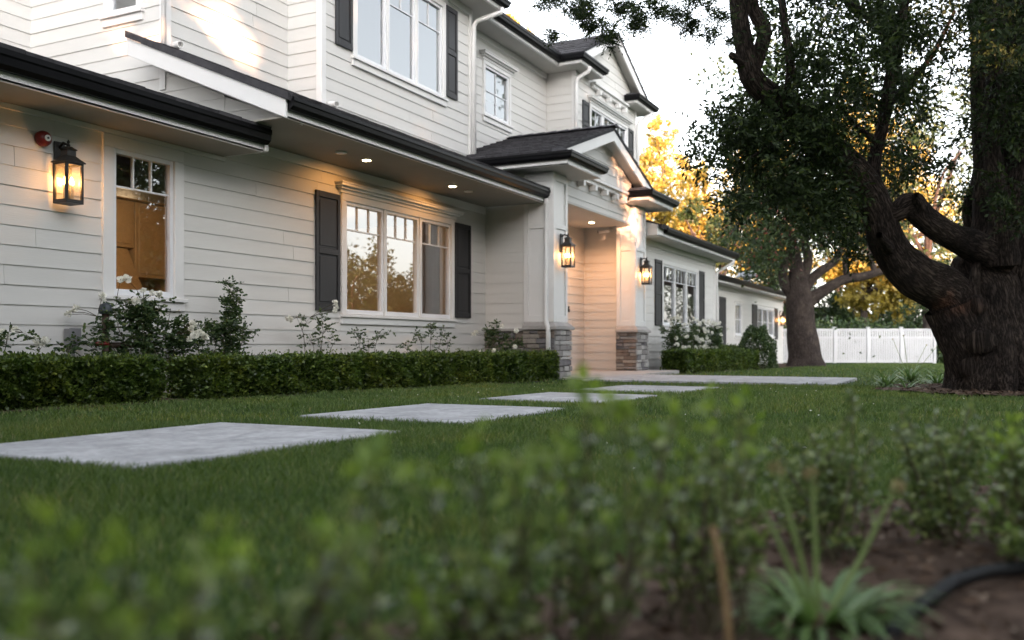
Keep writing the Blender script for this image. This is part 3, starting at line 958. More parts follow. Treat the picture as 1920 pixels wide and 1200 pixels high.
# porch: columns, gable, roof
def stones(parent, pl, s0, s1, z0, z1, pal, corner=False):
    """ledgestone: every stone a piece of its own"""
    z = z0
    while z < z1 - .02:
        h = min(random.choice([.055, .075, .095, .11]), z1 - z)
        if z1 - z - h < .03: h = z1 - z
        s = s0
        while s < s1 - .01:
            w = min(random.uniform(.14, .38), s1 - s)
            if s1 - s - w < .07: w = s1 - s
            o = random.uniform(.022, .05)
            mb = MB()
            j = lambda: random.uniform(-.006, .006)
            gp = .004
            q = [(s + gp, z + gp), (s + w - gp, z + gp), (s + w - gp, z + h - gp), (s + gp, z + h - gp)]
            c = .008
            q2 = [(s + gp + c, z + gp + c), (s + w - gp - c, z + gp + c), (s + w - gp - c, z + h - gp - c), (s + gp + c, z + h - gp - c)]
            mb.prism([pl.p(a, b, 0.001) for a, b in q], [pl.p(a, b, o - .012 + j() * .5) for a, b in q])
            mb.prism([pl.p(a, b, o - .0125) for a, b in q], [pl.p(a + j(), b + j() * .5, o + j()) for a, b in q2])
            mb.build('stone', random.choice(pal), parent)
            s += w
        z += h

def column(x0, x1, y0, y1, zb, label):
    mb = MB()
    ct = .86
    mb.box(x0 + .06, x1 - .06, y0 + .06, y1, ct + .12, 3.59)
    c = mb.build('column', TRIM, house, bevel=.004); c['label'] = label
    # panel frames on the front and on the left face
    mb = MB()
    pf, plx = Pl('f', y0 + .06), Pl('l', x0 + .06)
    for pl, a, b in ((pf, x0 + .06, x1 - .06), (plx, y0 + .06, y1)):
        pl.box(mb, a - .02 if pl is pf else a, a + .09, ct + .13, 3.56, .001, .022); pl.box(mb, b - .09, b, ct + .13, 3.56, .001, .022)
        for za, zb2 in ((ct + .13, ct + .25), (2.62, 2.70), (3.44, 3.56)):
            pl.box(mb, a + .09, b - .09, za, zb2, .001, .0215)
    mb.build('panel_frame', TRIM, c, bevel=.003)
    mb = MB()
    mb.hexa([(x0 - .05, y0 - .05, ct), (x1 + .05, y0 - .05, ct), (x1 + .05, y1, ct), (x0 - .05, y1, ct), (x0 - .05, y0 - .05, ct + .055), (x1 + .05, y0 - .05, ct + .055), (x1 + .05, y1, ct + .055), (x0 - .05, y1, ct + .055)])
    mb.hexa([(x0 - .04, y0 - .04, ct + .056), (x1 + .04, y0 - .04, ct + .056), (x1 + .04, y1, ct + .056), (x0 - .04, y1, ct + .056), (x0 + .05, y0 + .05, ct + .15), (x1 - .05, y0 + .05, ct + .15), (x1 - .05, y1, ct + .15), (x0 + .05, y1, ct + .15)])
    mb.build('cap_stone', CONC, c, bevel=.008)
    mb = MB(); mb.box(x0 + .02, x1 - .02, y0 + .02, y1, zb, ct - .002); mb.build('stone_core', MORTAR, c)
    stones(c, Pl('f', y0 + .02), x0, x1, zb + .02, ct - .004, [STONES[0], STONES[0], STONES[4], STONES[4], STONES[1]])
    stones(c, Pl('l', x0 + .02), y0, y1, zb + .02, ct - .004, [STONES[1], STONES[2], STONES[3], STONES[3], STONES[0]])
    return c
column(14.40, 15.12, 6.39, 7.0, -.06, 'white panelled porch column on a stone base next to the downspout')
column(18.70, 19.50, 6.39, 6.86, -.08, 'white panelled porch column on a stone base left of the right wing')
w = wall(Pl('f', 6.56), [(15.0, 3.2), (18.80, 3.2), (18.80, 4.06), (17.0, 4.70), (15.0, 4.0)], [], 'white clapboard gable over the porch')
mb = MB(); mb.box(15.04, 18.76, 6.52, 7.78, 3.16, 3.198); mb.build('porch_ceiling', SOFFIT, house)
# stone skirt under the return wall
mb = MB(); mb.box(14.47, 14.6, 6.64, 7.8, -.1, .84); sk = mb.build('stone_skirt', MORTAR, house)
stones(sk, Pl('l', 14.47), 6.64, 7.78, 0, .83, [STONES[1], STONES[3], STONES[3], STONES[2], STONES[0]])
mb = MB(); mb.box(14.40, 14.62, 6.62, 7.8, .835, .885); mb.build('skirt_cap', CONC, sk, bevel=.006)
# porch eaves
eave([(14.0, 8.5), (14.0, 5.97), (15.5, 5.97), (15.5, 6.40)], 3.59)
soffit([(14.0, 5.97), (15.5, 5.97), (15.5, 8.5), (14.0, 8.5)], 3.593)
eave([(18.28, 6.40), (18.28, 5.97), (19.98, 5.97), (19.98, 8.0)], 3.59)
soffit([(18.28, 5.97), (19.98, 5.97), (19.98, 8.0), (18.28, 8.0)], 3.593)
cap(13.92, 15.55, 5.90, 6.42, 3.80, .09); cap(18.22, 20.05, 5.90, 6.42, 3.80, .09)
roof_plane((13.92, 8.6, 3.81), (13.92, 6.26, 3.81), (17.0, 6.26, 4.85), (17.0, 8.6, 4.85), 11, 8, first=11, label='dark shingled left slope of the porch roof')
roof_plane((20.06, 6.26, 3.81), (20.06, 8.6, 3.81), (17.0, 8.6, 4.85), (17.0, 6.26, 4.85), 11, 8, first=0)
rakes(14.05, 17.0, 19.92, 6.27, 6.55, 3.81, 4.80, .20)
mb = MB(); y = 8.55
for i in range(9):
    yy = 8.58 - i * .26
    mb.prism([(16.86, yy, 4.86), (17.0, yy, 4.915), (17.14, yy, 4.86), (17.0, yy, 4.84)], [(16.86, yy - .29, 4.875), (17.0, yy - .29, 4.935), (17.14, yy - .29, 4.875), (17.0, yy - .29, 4.85)])
mb.build('ridge_caps', ROOFM, house)
mb = MB()
mb.box(15.52, 18.26, 6.38, 6.535, 3.72, 3.77); mb.box(15.52, 18.26, 6.44, 6.534, 3.65, 3.718)
for x in (15.75, 16.35, 16.95, 17.55, 18.05): mb.box(x, x + .10, 6.40, 6.533, 3.54, 3.648)
trim(mb, 'gable_shelf')
# wing eaves and roofs
eave([(20.0, 6.2), (27.0, 6.2), (27.0, 9)], 3.02)
soffit([(19.6, 6.2), (27.0, 6.2), (27.0, 9), (19.6, 9)], 3.023)
roof_plane((19.6, 6.10, 3.22), (27.05, 6.10, 3.22), (27.05, 10, 4.6), (19.6, 10, 4.6), 10, 22, first=2, label='black shingled roof of the right wing')
mb = MB(); mb.prism([(19.55, 6.2, 3.02), (19.55, 8.5, 3.02), (19.55, 8.5, 3.9), (19.55, 6.2, 3.25)], [(19.99, 6.2, 3.02), (19.99, 8.5, 3.02), (19.99, 8.5, 3.9), (19.99, 6.2, 3.25)]); trim(mb, 'end_board')
eave([(26.5, 6.9), (41.0, 6.9), (41.0, 9)], 2.5)
soffit([(26.6, 6.9), (41.0, 6.9), (41.0, 9), (26.6, 9)], 2.503)
roof_plane((26.6, 6.8, 2.70), (41.05, 6.8, 2.70), (39.0, 9.0, 3.25), (26.6, 9.0, 3.25), 8, 40, first=0, label='dark shingled roof of the low far wing')
mb = MB(); mb.lathe((36.9, 8.0, 2.95), (0,0,1), [(.16, 0), (.16, .3), (.42, .32), (.42, .36), (.34, .48), (.15, .56), (.02, .58)], 18)
mb.build('roof_vent', plain('grey_vent_metal', (.33,.34,.36), .5), house, smooth=False)

# downspouts
def spout(pts, r=.038, label=None):
    mb = MB(); mb.tube(pts, r, 10)
    o = mb.build('downspout', TRIM, house, smooth=True)
    return o
spout([(14.40, 6.54, 3.12), (14.42, 6.56, 3.0), (14.405, 6.56, 1.02), (14.36, 6.50, .90), (14.35, 6.49, .78), (14.35, 6.49, 0)], .042)
spout([(14.86, 7.66, 6.74), (14.86, 7.66, 6.66), (14.66, 8.06, 6.50), (14.62, 8.10, 6.40), (14.62, 8.10, 3.55)], .046)
spout([(18.9, 7.55, 6.74), (18.88, 7.56, 6.64), (18.84, 7.82, 6.50), (18.84, 7.84, 6.36), (18.84, 7.84, 3.9)], .046)
spout([(23.3, 7.55, 6.74), (23.25, 7.56, 6.64), (23.0, 7.80, 6.45), (22.98, 7.82, 6.3), (22.98, 7.82, 3.4)], .046)
spout([(26.8, 6.2, 3.06), (26.75, 6.22, 2.96), (26.58, 6.6, 2.72), (26.57, 6.64, 2.6), (26.57, 6.64, -.1)], .046)
spout([(8.02, 8.72, 6.9), (8.02, 8.72, 4.02)], .03)

# stub pipes through the upper walls
for i, ((x, y, z), lab) in enumerate([((8.22, 8.78, 4.27), 'white stub drain pipe below the sunlit wall'), ((10.50, 8.18, 4.01), 'white stub drain pipe at the corner under the upper triple window')]):
    t = thing('stub_pipe', (x, y, z), lab, 'pipe', 'stub pipes on the upper walls')
    mb = MB(); mb.lathe((x, y, z), (-.35, -1, -.12), [(.045, 0), (.045, .22), (.036, .22), (.036, .16)], 14); mb.build('pipe_wall', TRIM, t, smooth=False)
    mb = MB(); mb.lathe((x, y, z), (-.35, -1, -.12), [(.034, .14), (.034, .155)], 14); mb.build('pipe_mouth', REDP if i == 0 else GUT, t)

# recessed lights in the long soffit
for i, (x, lit, lab) in enumerate([(9.45, False, 'small round detector disc on the soffit left of the downlights'), (10.0, True, 'lit round downlight in the soffit left of the window head'), (12.25, True, 'lit round downlight in the soffit nearer the porch'), (12.75, False, 'unlit round disc in the soffit right of both downlights')]):
    t = thing('soffit_downlight', (x, 7.16, 3.05), lab, 'downlight', 'round lights in the long soffit')
    mb = MB(); mb.lathe((x, 7.16, 3.052), (0,0,-1), [(.075, 0), (.075, .008), (.060, .010)] if lit else [(.07, 0), (.07, .02), (.03, .028)], 20); mb.build('trim_ring', TRIM, t)
    if lit:
        mb = MB(); mb.lathe((x, 7.16, 3.045), (0,0,-1), [(.056, 0), (.056, .005)], 20); mb.build('lens', DOWNL, t)
        l = lamp('downlight_glow', (x, 7.18, 3.03), 2.5, (1, .42, .10), t, .04, spot=150)
        l.rotation_euler = (R(22), 0, 0)
t = thing('porch_downlight', (17.9, 7.1, 3.15), 'recessed light in the porch ceiling', 'downlight')
mb = MB(); mb.lathe((17.9, 7.1, 3.159), (0,0,-1), [(.075, 0), (.075, .008), (.06, .010)], 20); mb.build('trim_ring', TRIM, t)
mb = MB(); mb.lathe((17.9, 7.1, 3.148), (0,0,-1), [(.056, 0), (.056, .005)], 20); mb.build('lens', DOWNL, t)
lamp('porch_glow', (17.9, 7.1, 3.12), 15, (1, .46, .20), t, .05, spot=165)

# ------------------------------------------------------------------ lanterns
def lantern(loc, label, s=1.0, power=6):
    """iron wall lantern; loc = wall point at the middle of the body, wall faces -y"""
    t = thing('wall_lantern', loc, label, 'lantern', 'black iron wall lanterns')
    X, Y, Z = loc
    cy = Y - .145 * s
    w, hb, ht = .088 * s, -.22 * s, .17 * s
    mb = MB(); mb.box(X - .06 * s, X + .06 * s, Y - .018, Y - .001, Z + .04 * s, Z + .40 * s); mb.build('back_plate', IRON, t, bevel=.004)
    mb = MB(); mb.tube([(X, Y - .01, Z + .34 * s), (X, Y - .07 * s, Z + .385 * s), (X, cy, Z + .35 * s)], .014 * s, 8); mb.build('bracket', IRON, t, smooth=True)
    mb = MB(); b = .012 * s
    for sx in (-1, 1):
        for sy in (-1, 1):
            mb.box(X + sx * w - b, X + sx * w + b, cy + sy * w - b, cy + sy * w + b, Z + hb, Z + ht)
    for z in (hb, ht - .02 * s):
        for sx in (-1, 1):
            mb.box(X + sx * w - b * .9, X + sx * w + b * .9, cy - w + b, cy + w - b, Z + z, Z + z + .02 * s)
            mb.box(X - w + b, X + w - b, cy + sx * w - b * .9, cy + sx * w + b * .9, Z + z, Z + z + .02 * s)
    mb.box(X - w - b, X + w + b, cy - w - b, cy + w + b, Z + hb - .018 * s, Z + hb - .001)
    mb.build('frame', IRON, t)
    # flared roof
    mb = MB()
    def ring(r, z): return [(X - r, cy - r, Z + z), (X + r, cy - r, Z + z), (X + r, cy + r, Z + z), (X - r, cy + r, Z + z)]
    prof = [(.115 * s, ht), (.115 * s, ht + .010 * s), (.072 * s, ht + .05 * s), (.050 * s, ht + .075 * s), (.050 * s, ht + .13 * s), (.062 * s, ht + .132 * s), (.056 * s, ht + .142 * s), (.022 * s, ht + .17 * s)]
    for (r0, z0), (r1, z1) in zip(prof, prof[1:]):
        mb.prism(ring(r0, z0), ring(r1, z1 - .0005))
    mb.build('roof_cap', IRON, t)
    mb = MB(); mb.lathe((X, cy, Z + ht + .165 * s), (0,0,1), [(.012 * s, 0), (.02 * s, .02 * s), (.008 * s, .035 * s), (.018 * s, .05 * s), (.002, .075 * s)], 10); mb.build('finial', IRON, t)
    for pl, a in ((Pl('f', cy - w), X), (Pl('f', cy + w), X), (Pl('l', X - w), cy), (Pl('l', X + w), cy)):
        mb = MB(); pl.quad(mb, a - w + b, a + w - b, Z + hb + .02 * s, Z + ht - .02 * s, 0); mb.build('glass_pane', LGLASS, t)
    for dx, dy in ((-.045, 0), (.045, .0), (0, -.045), (0, .045)):
        x, y = X + dx * s, cy + dy * s
        mb = MB(); mb.lathe((x, y, Z + hb), (0,0,1), [(.013 * s, 0), (.013 * s, .17 * s)], 8); c = mb.build('candle', plain('candle_sleeve', (.35,.28,.2), .6) if 'candle_sleeve' not in MATS else MATS['candle_sleeve'], t)
        mb = MB(); mb.lathe((x, y, Z + hb + .171 * s), (0,0,1), [(.008 * s, 0), (.017 * s, .025 * s), (.012 * s, .05 * s), (.001, .08 * s)], 8); mb.build('bulb', BULB, c, smooth=True)
    lamp('lantern_glow', (X, cy, Z + hb + .24 * s), power, (1, .44, .16), t, .03)
    return t
lantern((5.88, 7.774, 2.16), 'large black lit lantern on the left wall beside the tall window', .94, .20)
lantern((14.76, 6.43, 2.17), 'black lit lantern on the porch column next to the downspout', .93, .32)
lantern((19.10, 6.43, 2.12), 'black lit lantern on the porch column beside the right wing', .93, .32)
lantern((39.9, 7.28, 1.62), 'tiny lit lantern at the far end of the low wing', 1.0, .8)
lantern((3.85, 7.774, 2.10), 'lantern on the left wall just outside the left edge', 1.12, 0) if False else None

# alarm bell, camera, door bell, utility box, pipework
t = thing('alarm_bell', (5.70, 7.775, 2.53), 'round red alarm bell on the wall above the left lantern', 'alarm bell')
mb = MB(); mb.lathe((5.70, 7.775, 2.53), (0,-1,0), [(.072, 0), (.075, .03), (.066, .06), (.04, .078), (.0015, .082)], 24); mb.build('gong', REDP, t, smooth=True)
mb = MB(); mb.lathe((5.70, 7.692, 2.53), (0,-1,0), [(.028, 0), (.030, .01)], 16); mb.build('centre_disc', TRIM, t)
mb = MB(); mb.lathe((5.70, 7.681, 2.53), (0,-1,0), [(.010, 0), (.010, .006)], 10); mb.build('bolt', IRON, t)
t = thing('security_camera', (19.17, 7.30, 3.12), 'small white security camera high inside the porch', 'camera')
mb = MB(); mb.tube([(19.17, 7.12, 3.12), (19.08, 7.14, 3.13), (19.02, 7.2, 3.12)], .022, 8); mb.build('mount', TRIM, t)
mb = MB(); mb.lathe((19.06, 7.14, 3.12), (-.3, 1, -.12), [(.035, 0), (.045, .03), (.045, .24), (.03, .25)], 12); mb.build('body', TRIM, t)
mb = MB(); mb.lathe(Vector((19.06, 7.14, 3.12)) + Vector((-.3, 1, -.12)).normalized() * .251, (-.3, 1, -.12), [(.032, 0), (.032, .012)], 12); mb.build('lens', GUT, t)
t = thing('door_bell', (18.25, 7.77, 1.36), 'small dark door bell on the back wall of the porch', 'door bell')
mb = MB(); mb.box(18.22, 18.28, 7.755, 7.776, 1.30, 1.43); mb.build('plate', IRON, t, bevel=.004)
mb = MB(); mb.lathe((18.25, 7.754, 1.385), (0,-1,0), [(.014, 0), (.012, .008)], 10); mb.build('button', TRIM, t)
t = thing('utility_box', (5.97, 7.775, .72), 'small grey electrical box low on the left wall', 'utility box')
mb = MB(); mb.box(5.93, 6.05, 7.69, 7.772, .60, .76); mb.build('box_body', GREYBOX, t, bevel=.006)
mb = MB(); mb.box(5.925, 6.055, 7.678, 7.689, .62, .765); mb.build('lid', GREYBOX, t, bevel=.003)
mb = MB(); mb.tube([(6.01, 7.735, .60), (6.01, 7.735, .05)], .014, 8); mb.build('conduit', GREYBOX, t)
t = thing('standpipe', (6.12, 7.45, g(6)), 'brown standpipe with a red handle among the roses', 'standpipe')
mb = MB(); mb.tube([(6.14, 7.45, g(6)), (6.14, 7.45, .90)], .034, 10); mb.build('pipe', GALV, t, smooth=True)
mb = MB(); mb.lathe((6.14, 7.45, .90), (0,0,1), [(.055, 0), (.065, .03), (.05, .09), (.01, .11)], 14); mb.build('vent_cap', plain('slate_cap', (.05,.06,.07), .5), t, smooth=True)
mb = MB(); mb.tube([(6.14, 7.45, .60), (6.6, 7.5, .60), (6.66, 7.5, .55), (6.66, 7.5, .1)], .03, 10); mb.build('side_pipe', GALV, t, smooth=True)
mb = MB(); mb.tube([(5.99, 7.4, .615), (6.13, 7.4, .615)], .022, 8); mb.build('red_handle', REDP, t, smooth=True)

# ------------------------------------------------------------------ hedges
HEDGE_GROUP = 'clipped boxwood hedges along the house'
def hedge(p0, p1, depth, h0, h1, n, label, leaf=.038, gz=True):
    """clipped hedge from p0 to p1 (front line), leaves near its surface"""
    p0, p1 = np.array(p0, float), np.array(p1, float)
    L = np.linalg.norm(p1 - p0); t = (p1 - p0) / L; nrm = np.array([t[1], -t[0]])
    if nrm[1] > 0: nrm = -nrm
    loc = (float(p0[0] + p1[0]) / 2, float(p0[1] + p1[1]) / 2, g((p0[0] + p1[0]) / 2))
    th = thing('hedge', loc, label, 'hedge', HEDGE_GROUP)
    which = RNG.random(n)
    s = RNG.random(n) * L
    # lumpy outline
    def lump(a, b=0): return .030 * np.sin(a * 5.1 + 1) * np.cos(b * 3.1 + a) + .030 * np.sin(a * 12.7 + 3 * np.sin(b * 4)) * np.cos(b * 6.3 + 1) + .022 * np.sin(a * 27.1 + 2 * np.sin(b * 9 + 1)) * np.sin(b * 11.0 + .7 * a)
    dd = RNG.random(n) * depth; hh = RNG.random(n)
    inset = np.abs(RNG.normal(0, .035, n))
    ht = h0 + (h1 - h0) * s / L
    front = which < .52; top = (which >= .52) & (which < .86); back = which >= .86
    out = np.where(front, -inset + lump(s, hh), np.where(back, -depth + inset, -dd))
    z = np.where(top, ht - inset + .8 * lump(s * 1.3, dd * 2), hh ** .85 * ht)
    out = out - np.where(front, .10 * np.maximum(0, .28 - hh) , 0)
    # rounded ends
    endpull = np.minimum(s, L - s)
    base = np.stack([p0[0] + t[0] * s + nrm[0] * out, p0[1] + t[1] * s + nrm[1] * out, z], 1)
    base[:, 2] += 0.0085 * (14.5 - base[:, 0])
    ax = np.stack([nrm[0] * np.where(top, 0, 1.0), nrm[1] * np.where(top, 0, 1.0), np.where(top, 1.0, .45)], 1) + RNG.normal(0, .75, (n, 3))
    ln = leaf * RNG.uniform(.6, 1.35, n)
    v, f = leaf_quads(base, ax, ln, ln * .62, .2)
    for e0, sg in ((p0, -1), (p1, 1)):
        m_ = 2600
        q_, h_ = RNG.random(m_) * depth, RNG.random(m_) ** .85
        ii = np.abs(RNG.normal(0, .03, m_))
        be = np.stack([e0[0] - nrm[0] * q_ - sg * t[0] * ii, e0[1] - nrm[1] * q_ - sg * t[1] * ii, h_ * h0], 1) + RNG.normal(0, .02, (m_, 3))
        be[:, 2] += 0.0085 * (14.5 - be[:, 0])
        base = np.concatenate([base, be])
        ax = np.concatenate([ax, np.array([[t[0] * sg, t[1] * sg, .4]]) + RNG.normal(0, .75, (m_, 3))])
    n = len(base)
    ln = leaf * RNG.uniform(.6, 1.35, n)
    v, f = leaf_quads(base, ax, ln, ln * .62, .2)
    # sprigs standing proud of the top
    k = int(L * 20)
    ss = RNG.random(k) * L; dp = RNG.random(k) * depth
    parts = [(v, f)]
    for j in range(7):
        b2 = np.stack([p0[0] + t[0] * ss - nrm[0] * dp, p0[1] + t[1] * ss - nrm[1] * dp, (h0 + (h1 - h0) * ss / L) + j * .010 * RNG.random(k) * 1.4], 1)
        b2[:, 2] += 0.0085 * (14.5 - b2[:, 0])
        a2 = RNG.normal(0, .6, (k, 3)); a2[:, 2] += .8
        parts.append(leaf_quads(b2, a2, leaf * .8, leaf * .5, .2))
    v, f = join_np(parts)
    np_mesh('leaves', v, f, LEAF_BOX, th)
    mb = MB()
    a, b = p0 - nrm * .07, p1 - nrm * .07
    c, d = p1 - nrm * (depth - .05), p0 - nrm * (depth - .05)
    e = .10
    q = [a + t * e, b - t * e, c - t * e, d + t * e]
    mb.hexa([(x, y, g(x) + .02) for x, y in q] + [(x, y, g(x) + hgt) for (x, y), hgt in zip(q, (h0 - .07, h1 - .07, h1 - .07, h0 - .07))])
    mb.build('dark_core', plain('hedge_inside', (.012,.016,.007), .95, .05) if 'hedge_inside' not in MATS else MATS['hedge_inside'], th)  # solid dark box filling the hedge behind its leaves
    return th
hedge((1.0, 6.86), (6.12, 6.66), .58, .395, .40, 42000, 'near clipped boxwood hedge at the left edge, below the lantern')
hedge((6.60, 6.60), (14.0, 6.14), .55, .395, .455, 56000, 'long clipped boxwood hedge under the wide window, ending at the downspout')
hedge((19.9, 5.62), (25.9, 5.30), .6, .50, .52, 17000, 'boxwood hedge in front of the right wing', .05)
hedge((22.5, 6.25), (27.6, 6.0), .45, .62, .62, 7000, 'hedge row behind the wing hedge, left of the round bush', .055)
t = thing('round_bush', (26.6, 5.5, g(26.6)), 'dark rounded bush between the wing hedge and the second tree', 'bush')
n = 9000
dirs = unit(RNG.normal(size=(n, 3))); dirs[:, 2] = np.abs(dirs[:, 2]) * 1.15 - .15
rad = .55 * (1 + .10 * np.sin(dirs[:, 0] * 7) + .08 * np.sin(dirs[:, 1] * 9 + dirs[:, 2] * 5)) - np.abs(RNG.normal(0, .05, n))
bs = dirs * rad[:, None] * np.array([1, 1, 1.85]) + np.array([26.6, 5.5, g(26.6) + .15])
v, f = leaf_quads(bs, dirs + RNG.normal(0, .6, (n, 3)), .06, .035, .2)
np_mesh('leaves', v, f, LEAF_ROSE, t)
mb = MB(); mb.tube([(26.6, 5.5, g(26.6) - .02), (26.6, 5.5, .5)], [.06, .04], 6); mb.build('stem', STEM, t)

# ------------------------------------------------------------------ roses
def flower_geo(c, r, rng, n=16):
    """a loose double rose: cupped petals round a centre"""
    ax = rng.normal(size=(n, 3)); ax[:, 2] += .35
    ax = unit(ax)
    base = np.array(c)[None, :] + ax * r * .12
    return leaf_ovals(base, ax + rng.normal(0, .25, (n, 3)), r * rng.uniform(.7, 1.05, n), r * rng.uniform(.8, 1.15, n), .22, rng)

def rose(loc, shoots, flowers, label, seed, leaf=.045, nleaf=70, fr=.042):
    """shoots: (dx, dy, height, lean); flowers: offsets from the base"""
    rng = np.random.default_rng(seed)
    X, Y = loc; Z = g(X)
    t = thing('rose_bush', (X, Y, Z), label, 'rose bush', 'white rose bushes by the house wall')
    mb = MB(); parts = []
    def cane(pts, r0, dens):
        pts = [Vector(p) for p in pts]
        mb.tube(pts, [r0 * (1 - .75 * i / (len(pts) - 1)) for i in range(len(pts))], 5)
        m_ = dens
        tt = rng.uniform(.18, 1, m_) * (len(pts) - 1)
        i = np.minimum(tt.astype(int), len(pts) - 2)
        P = np.array([pts[k].lerp(pts[k + 1], float(a - k)) for a, k in zip(tt, i)])
        out = rng.normal(size=(m_, 3)); out[:, 2] = out[:, 2] * .4 + .1
        out = unit(out)
        # each leaf is a stalk of five leaflets
        for q, sgn in ((.35, -1), (.35, 1), (.7, -1), (.7, 1), (1, 0)):
            sd = np.cross(out, np.array([[0, 0, 1.0]]))
            b = P + out * (leaf * 1.9 * q)
            a = out + sd * sgn * .9 + rng.normal(0, .22, (m_, 3))
            parts.append(leaf_ovals(b, a, leaf * rng.uniform(.55, 1, m_), leaf * .55, .12, rng))
    ends = []
    for dx, dy, h, lean in shoots:
        p0 = Vector((X + dx * .3, Y + dy * .3, Z))
        p3 = Vector((X + dx + lean, Y + dy, Z + h))
        pts = [p0, p0.lerp(p3, .35) + Vector((rng.normal(0, .03), rng.normal(0, .03), h * .06)), p0.lerp(p3, .7) + Vector((rng.normal(0, .04), rng.normal(0, .03), h * .05)), p3]
        cane(pts, .007, int(nleaf * max(h, .25)))
        for k in range(2):
            q = pts[2].lerp(p3, rng.uniform(0, .6))
            e = q + Vector((rng.normal(0, .10), rng.normal(0, .07), rng.uniform(.05, .16)))
            cane([q, q.lerp(e, .5) + Vector((0, 0, .01)), e], .0035, int(nleaf * .22))
            ends.append(e)
    for fx, fy, fz in flowers:
        c = Vector((X + fx, Y + fy, Z + fz))
        e = min(ends, key=lambda q: (q - c).length) if ends else c
        mb.tube([e, e.lerp(c, .5) + Vector((0, 0, .015)), c], .003, 4)
    mb.build('stem', STEM, t)
    v, f = join_np(parts)
    np_mesh('leaves', v, f, LEAF_ROSE, t)
    for fx, fy, fz in flowers:
        v, f = flower_geo((X + fx, Y + fy, Z + fz), fr * rng.uniform(.8, 1.15), rng)
        np_mesh('flower', v, f, PETAL, t)
    return t
def off(u, v, d, loc):
    p = at(u, v, d); return (p.x - loc[0], p.y - loc[1], p.z - g(loc[0]))
# low spray of roses at the left edge
l = (5.35, 7.35)
rose(l, [(-.15, 0, .62, -.12), (.12, 0, .50, .18), (.02, .0, .6, .08), (-.35, 0, .6, -.1)], [off(u, v, 8.1, l) for u, v in [(5, 625), (14, 632), (64, 634), (72, 646), (84, 640), (28, 618)]], 'low white rose spray above the hedge at the left edge', 21, nleaf=26)
l = (6.55, 7.38)
rose(l, [(.5, 0, .8, .1), (.62, .0, .7, .1), (.45, 0, .62, .05), (-.28, 0, .9, -.1), (-.12, 0, .92, .02), (.18, 0, .98, 0), (-.35, 0, .78, -.15), (-.2, 0, .98, -.05), (0, 0, 1.02, -.05), (.1, .05, .95, 0), (.25, 0, .9, .08), (-.1, -.1, .86, 0), (.35, 0, .7, .12), (.05, 0, .7, .05), (-.5, 0, .62, -.2)],
     [off(u, v, 8.7, l) for u, v in [(226, 524), (238, 523), (268, 546), (286, 549), (298, 551), (128, 590), (135, 585), (142, 578), (255, 565), (192, 556)]], 'bushy white rose below the tall lit window', 22, nleaf=62)
l = (7.28, 7.35)
rose(l, [(-.1, 0, .72, -.05), (.05, 0, .8, 0), (.12, 0, .7, .05), (-.2, 0, .62, -.1)], [off(u, v, 9.2, l) for u, v in [(358, 618), (366, 628), (374, 622), (355, 636), (384, 630), (362, 608)]], 'white rose with a cluster of blooms left of the tall green shoot', 23, nleaf=50)
l = (7.72, 7.40)
rose(l, [(0, 0, .95, .02), (.06, 0, 1.24, .03), (.03, 0, 1.1, .06), (-.06, 0, .8, -.05), (.15, 0, .75, .1), (-.02, 0, .62, 0)], [], 'tall leafy rose shoot without blooms in front of the bare wall', 24, nleaf=78)
l = (9.25, 7.45)
rose(l, [(-.2, 0, .92, -.12), (.1, 0, .98, .06), (-.05, 0, .7, -.02), (.2, 0, .82, .1), (.45, 0, .7, .1)], [off(u, v, 11.2, l) for u, v in [(541, 598), (546, 600), (628, 568), (630, 577), (628, 584)]], 'thin rose reaching up to the left shutter', 25, nleaf=20)
l = (10.35, 7.45)
rose(l, [(-.1, 0, .78, -.05), (.05, 0, .66, .05), (.3, 0, .76, .08)], [], 'short bare rose below the wide window', 26, nleaf=26)
l = (11.9, 7.4)
rose(l, [(-.25, 0, .78, -.08), (.1, 0, .92, 0), (.4, 0, .86, .1), (.6, 0, .7, .1), (-.6, 0, .62, -.1)], [], 'sparse rose with curling shoots below the right side of the wide window', 27, nleaf=26)
l = (13.5, 7.15)
rose(l, [(-.1, 0, .85, 0), (.05, 0, .98, .05), (.2, -.1, .75, .15), (.1, -.3, .62, .1), (-.15, -.1, .7, -.1), (.3, -.3, .66, .2)],
     [off(u, v, 14.4, l) for u, v in [(887, 627), (892, 624), (940, 612), (968, 620), (966, 650), (900, 662), (926, 658), (935, 664), (942, 665), (918, 670), (882, 682)]], 'white rose in the corner before the stone skirt', 28, nleaf=56, fr=.05)
wing_roses = [(20.6, 6.15, 31, 'white rose bush right of the second porch column'), (21.7, 6.1, 32, 'white rose bush below the left pane of the wing window'),
              (22.8, 6.1, 33, 'white rose bush below the right pane of the wing window'), (23.9, 6.05, 34, 'white rose bush at the right shutter of the wing')]
for X, Y, sd, lab in wing_roses:
    r_ = random.Random(sd)
    sh = [(r_.uniform(-.5, .5), r_.uniform(-.2, .2), r_.uniform(.75, 1.2), r_.uniform(-.1, .1)) for _ in range(9)]
    fl = [(r_.uniform(-.6, .6), r_.uniform(-.3, .2), r_.uniform(.55, 1.28)) for _ in range(22)]
    rose((X, Y), sh, fl, lab, sd, leaf=.05, nleaf=55, fr=.058)

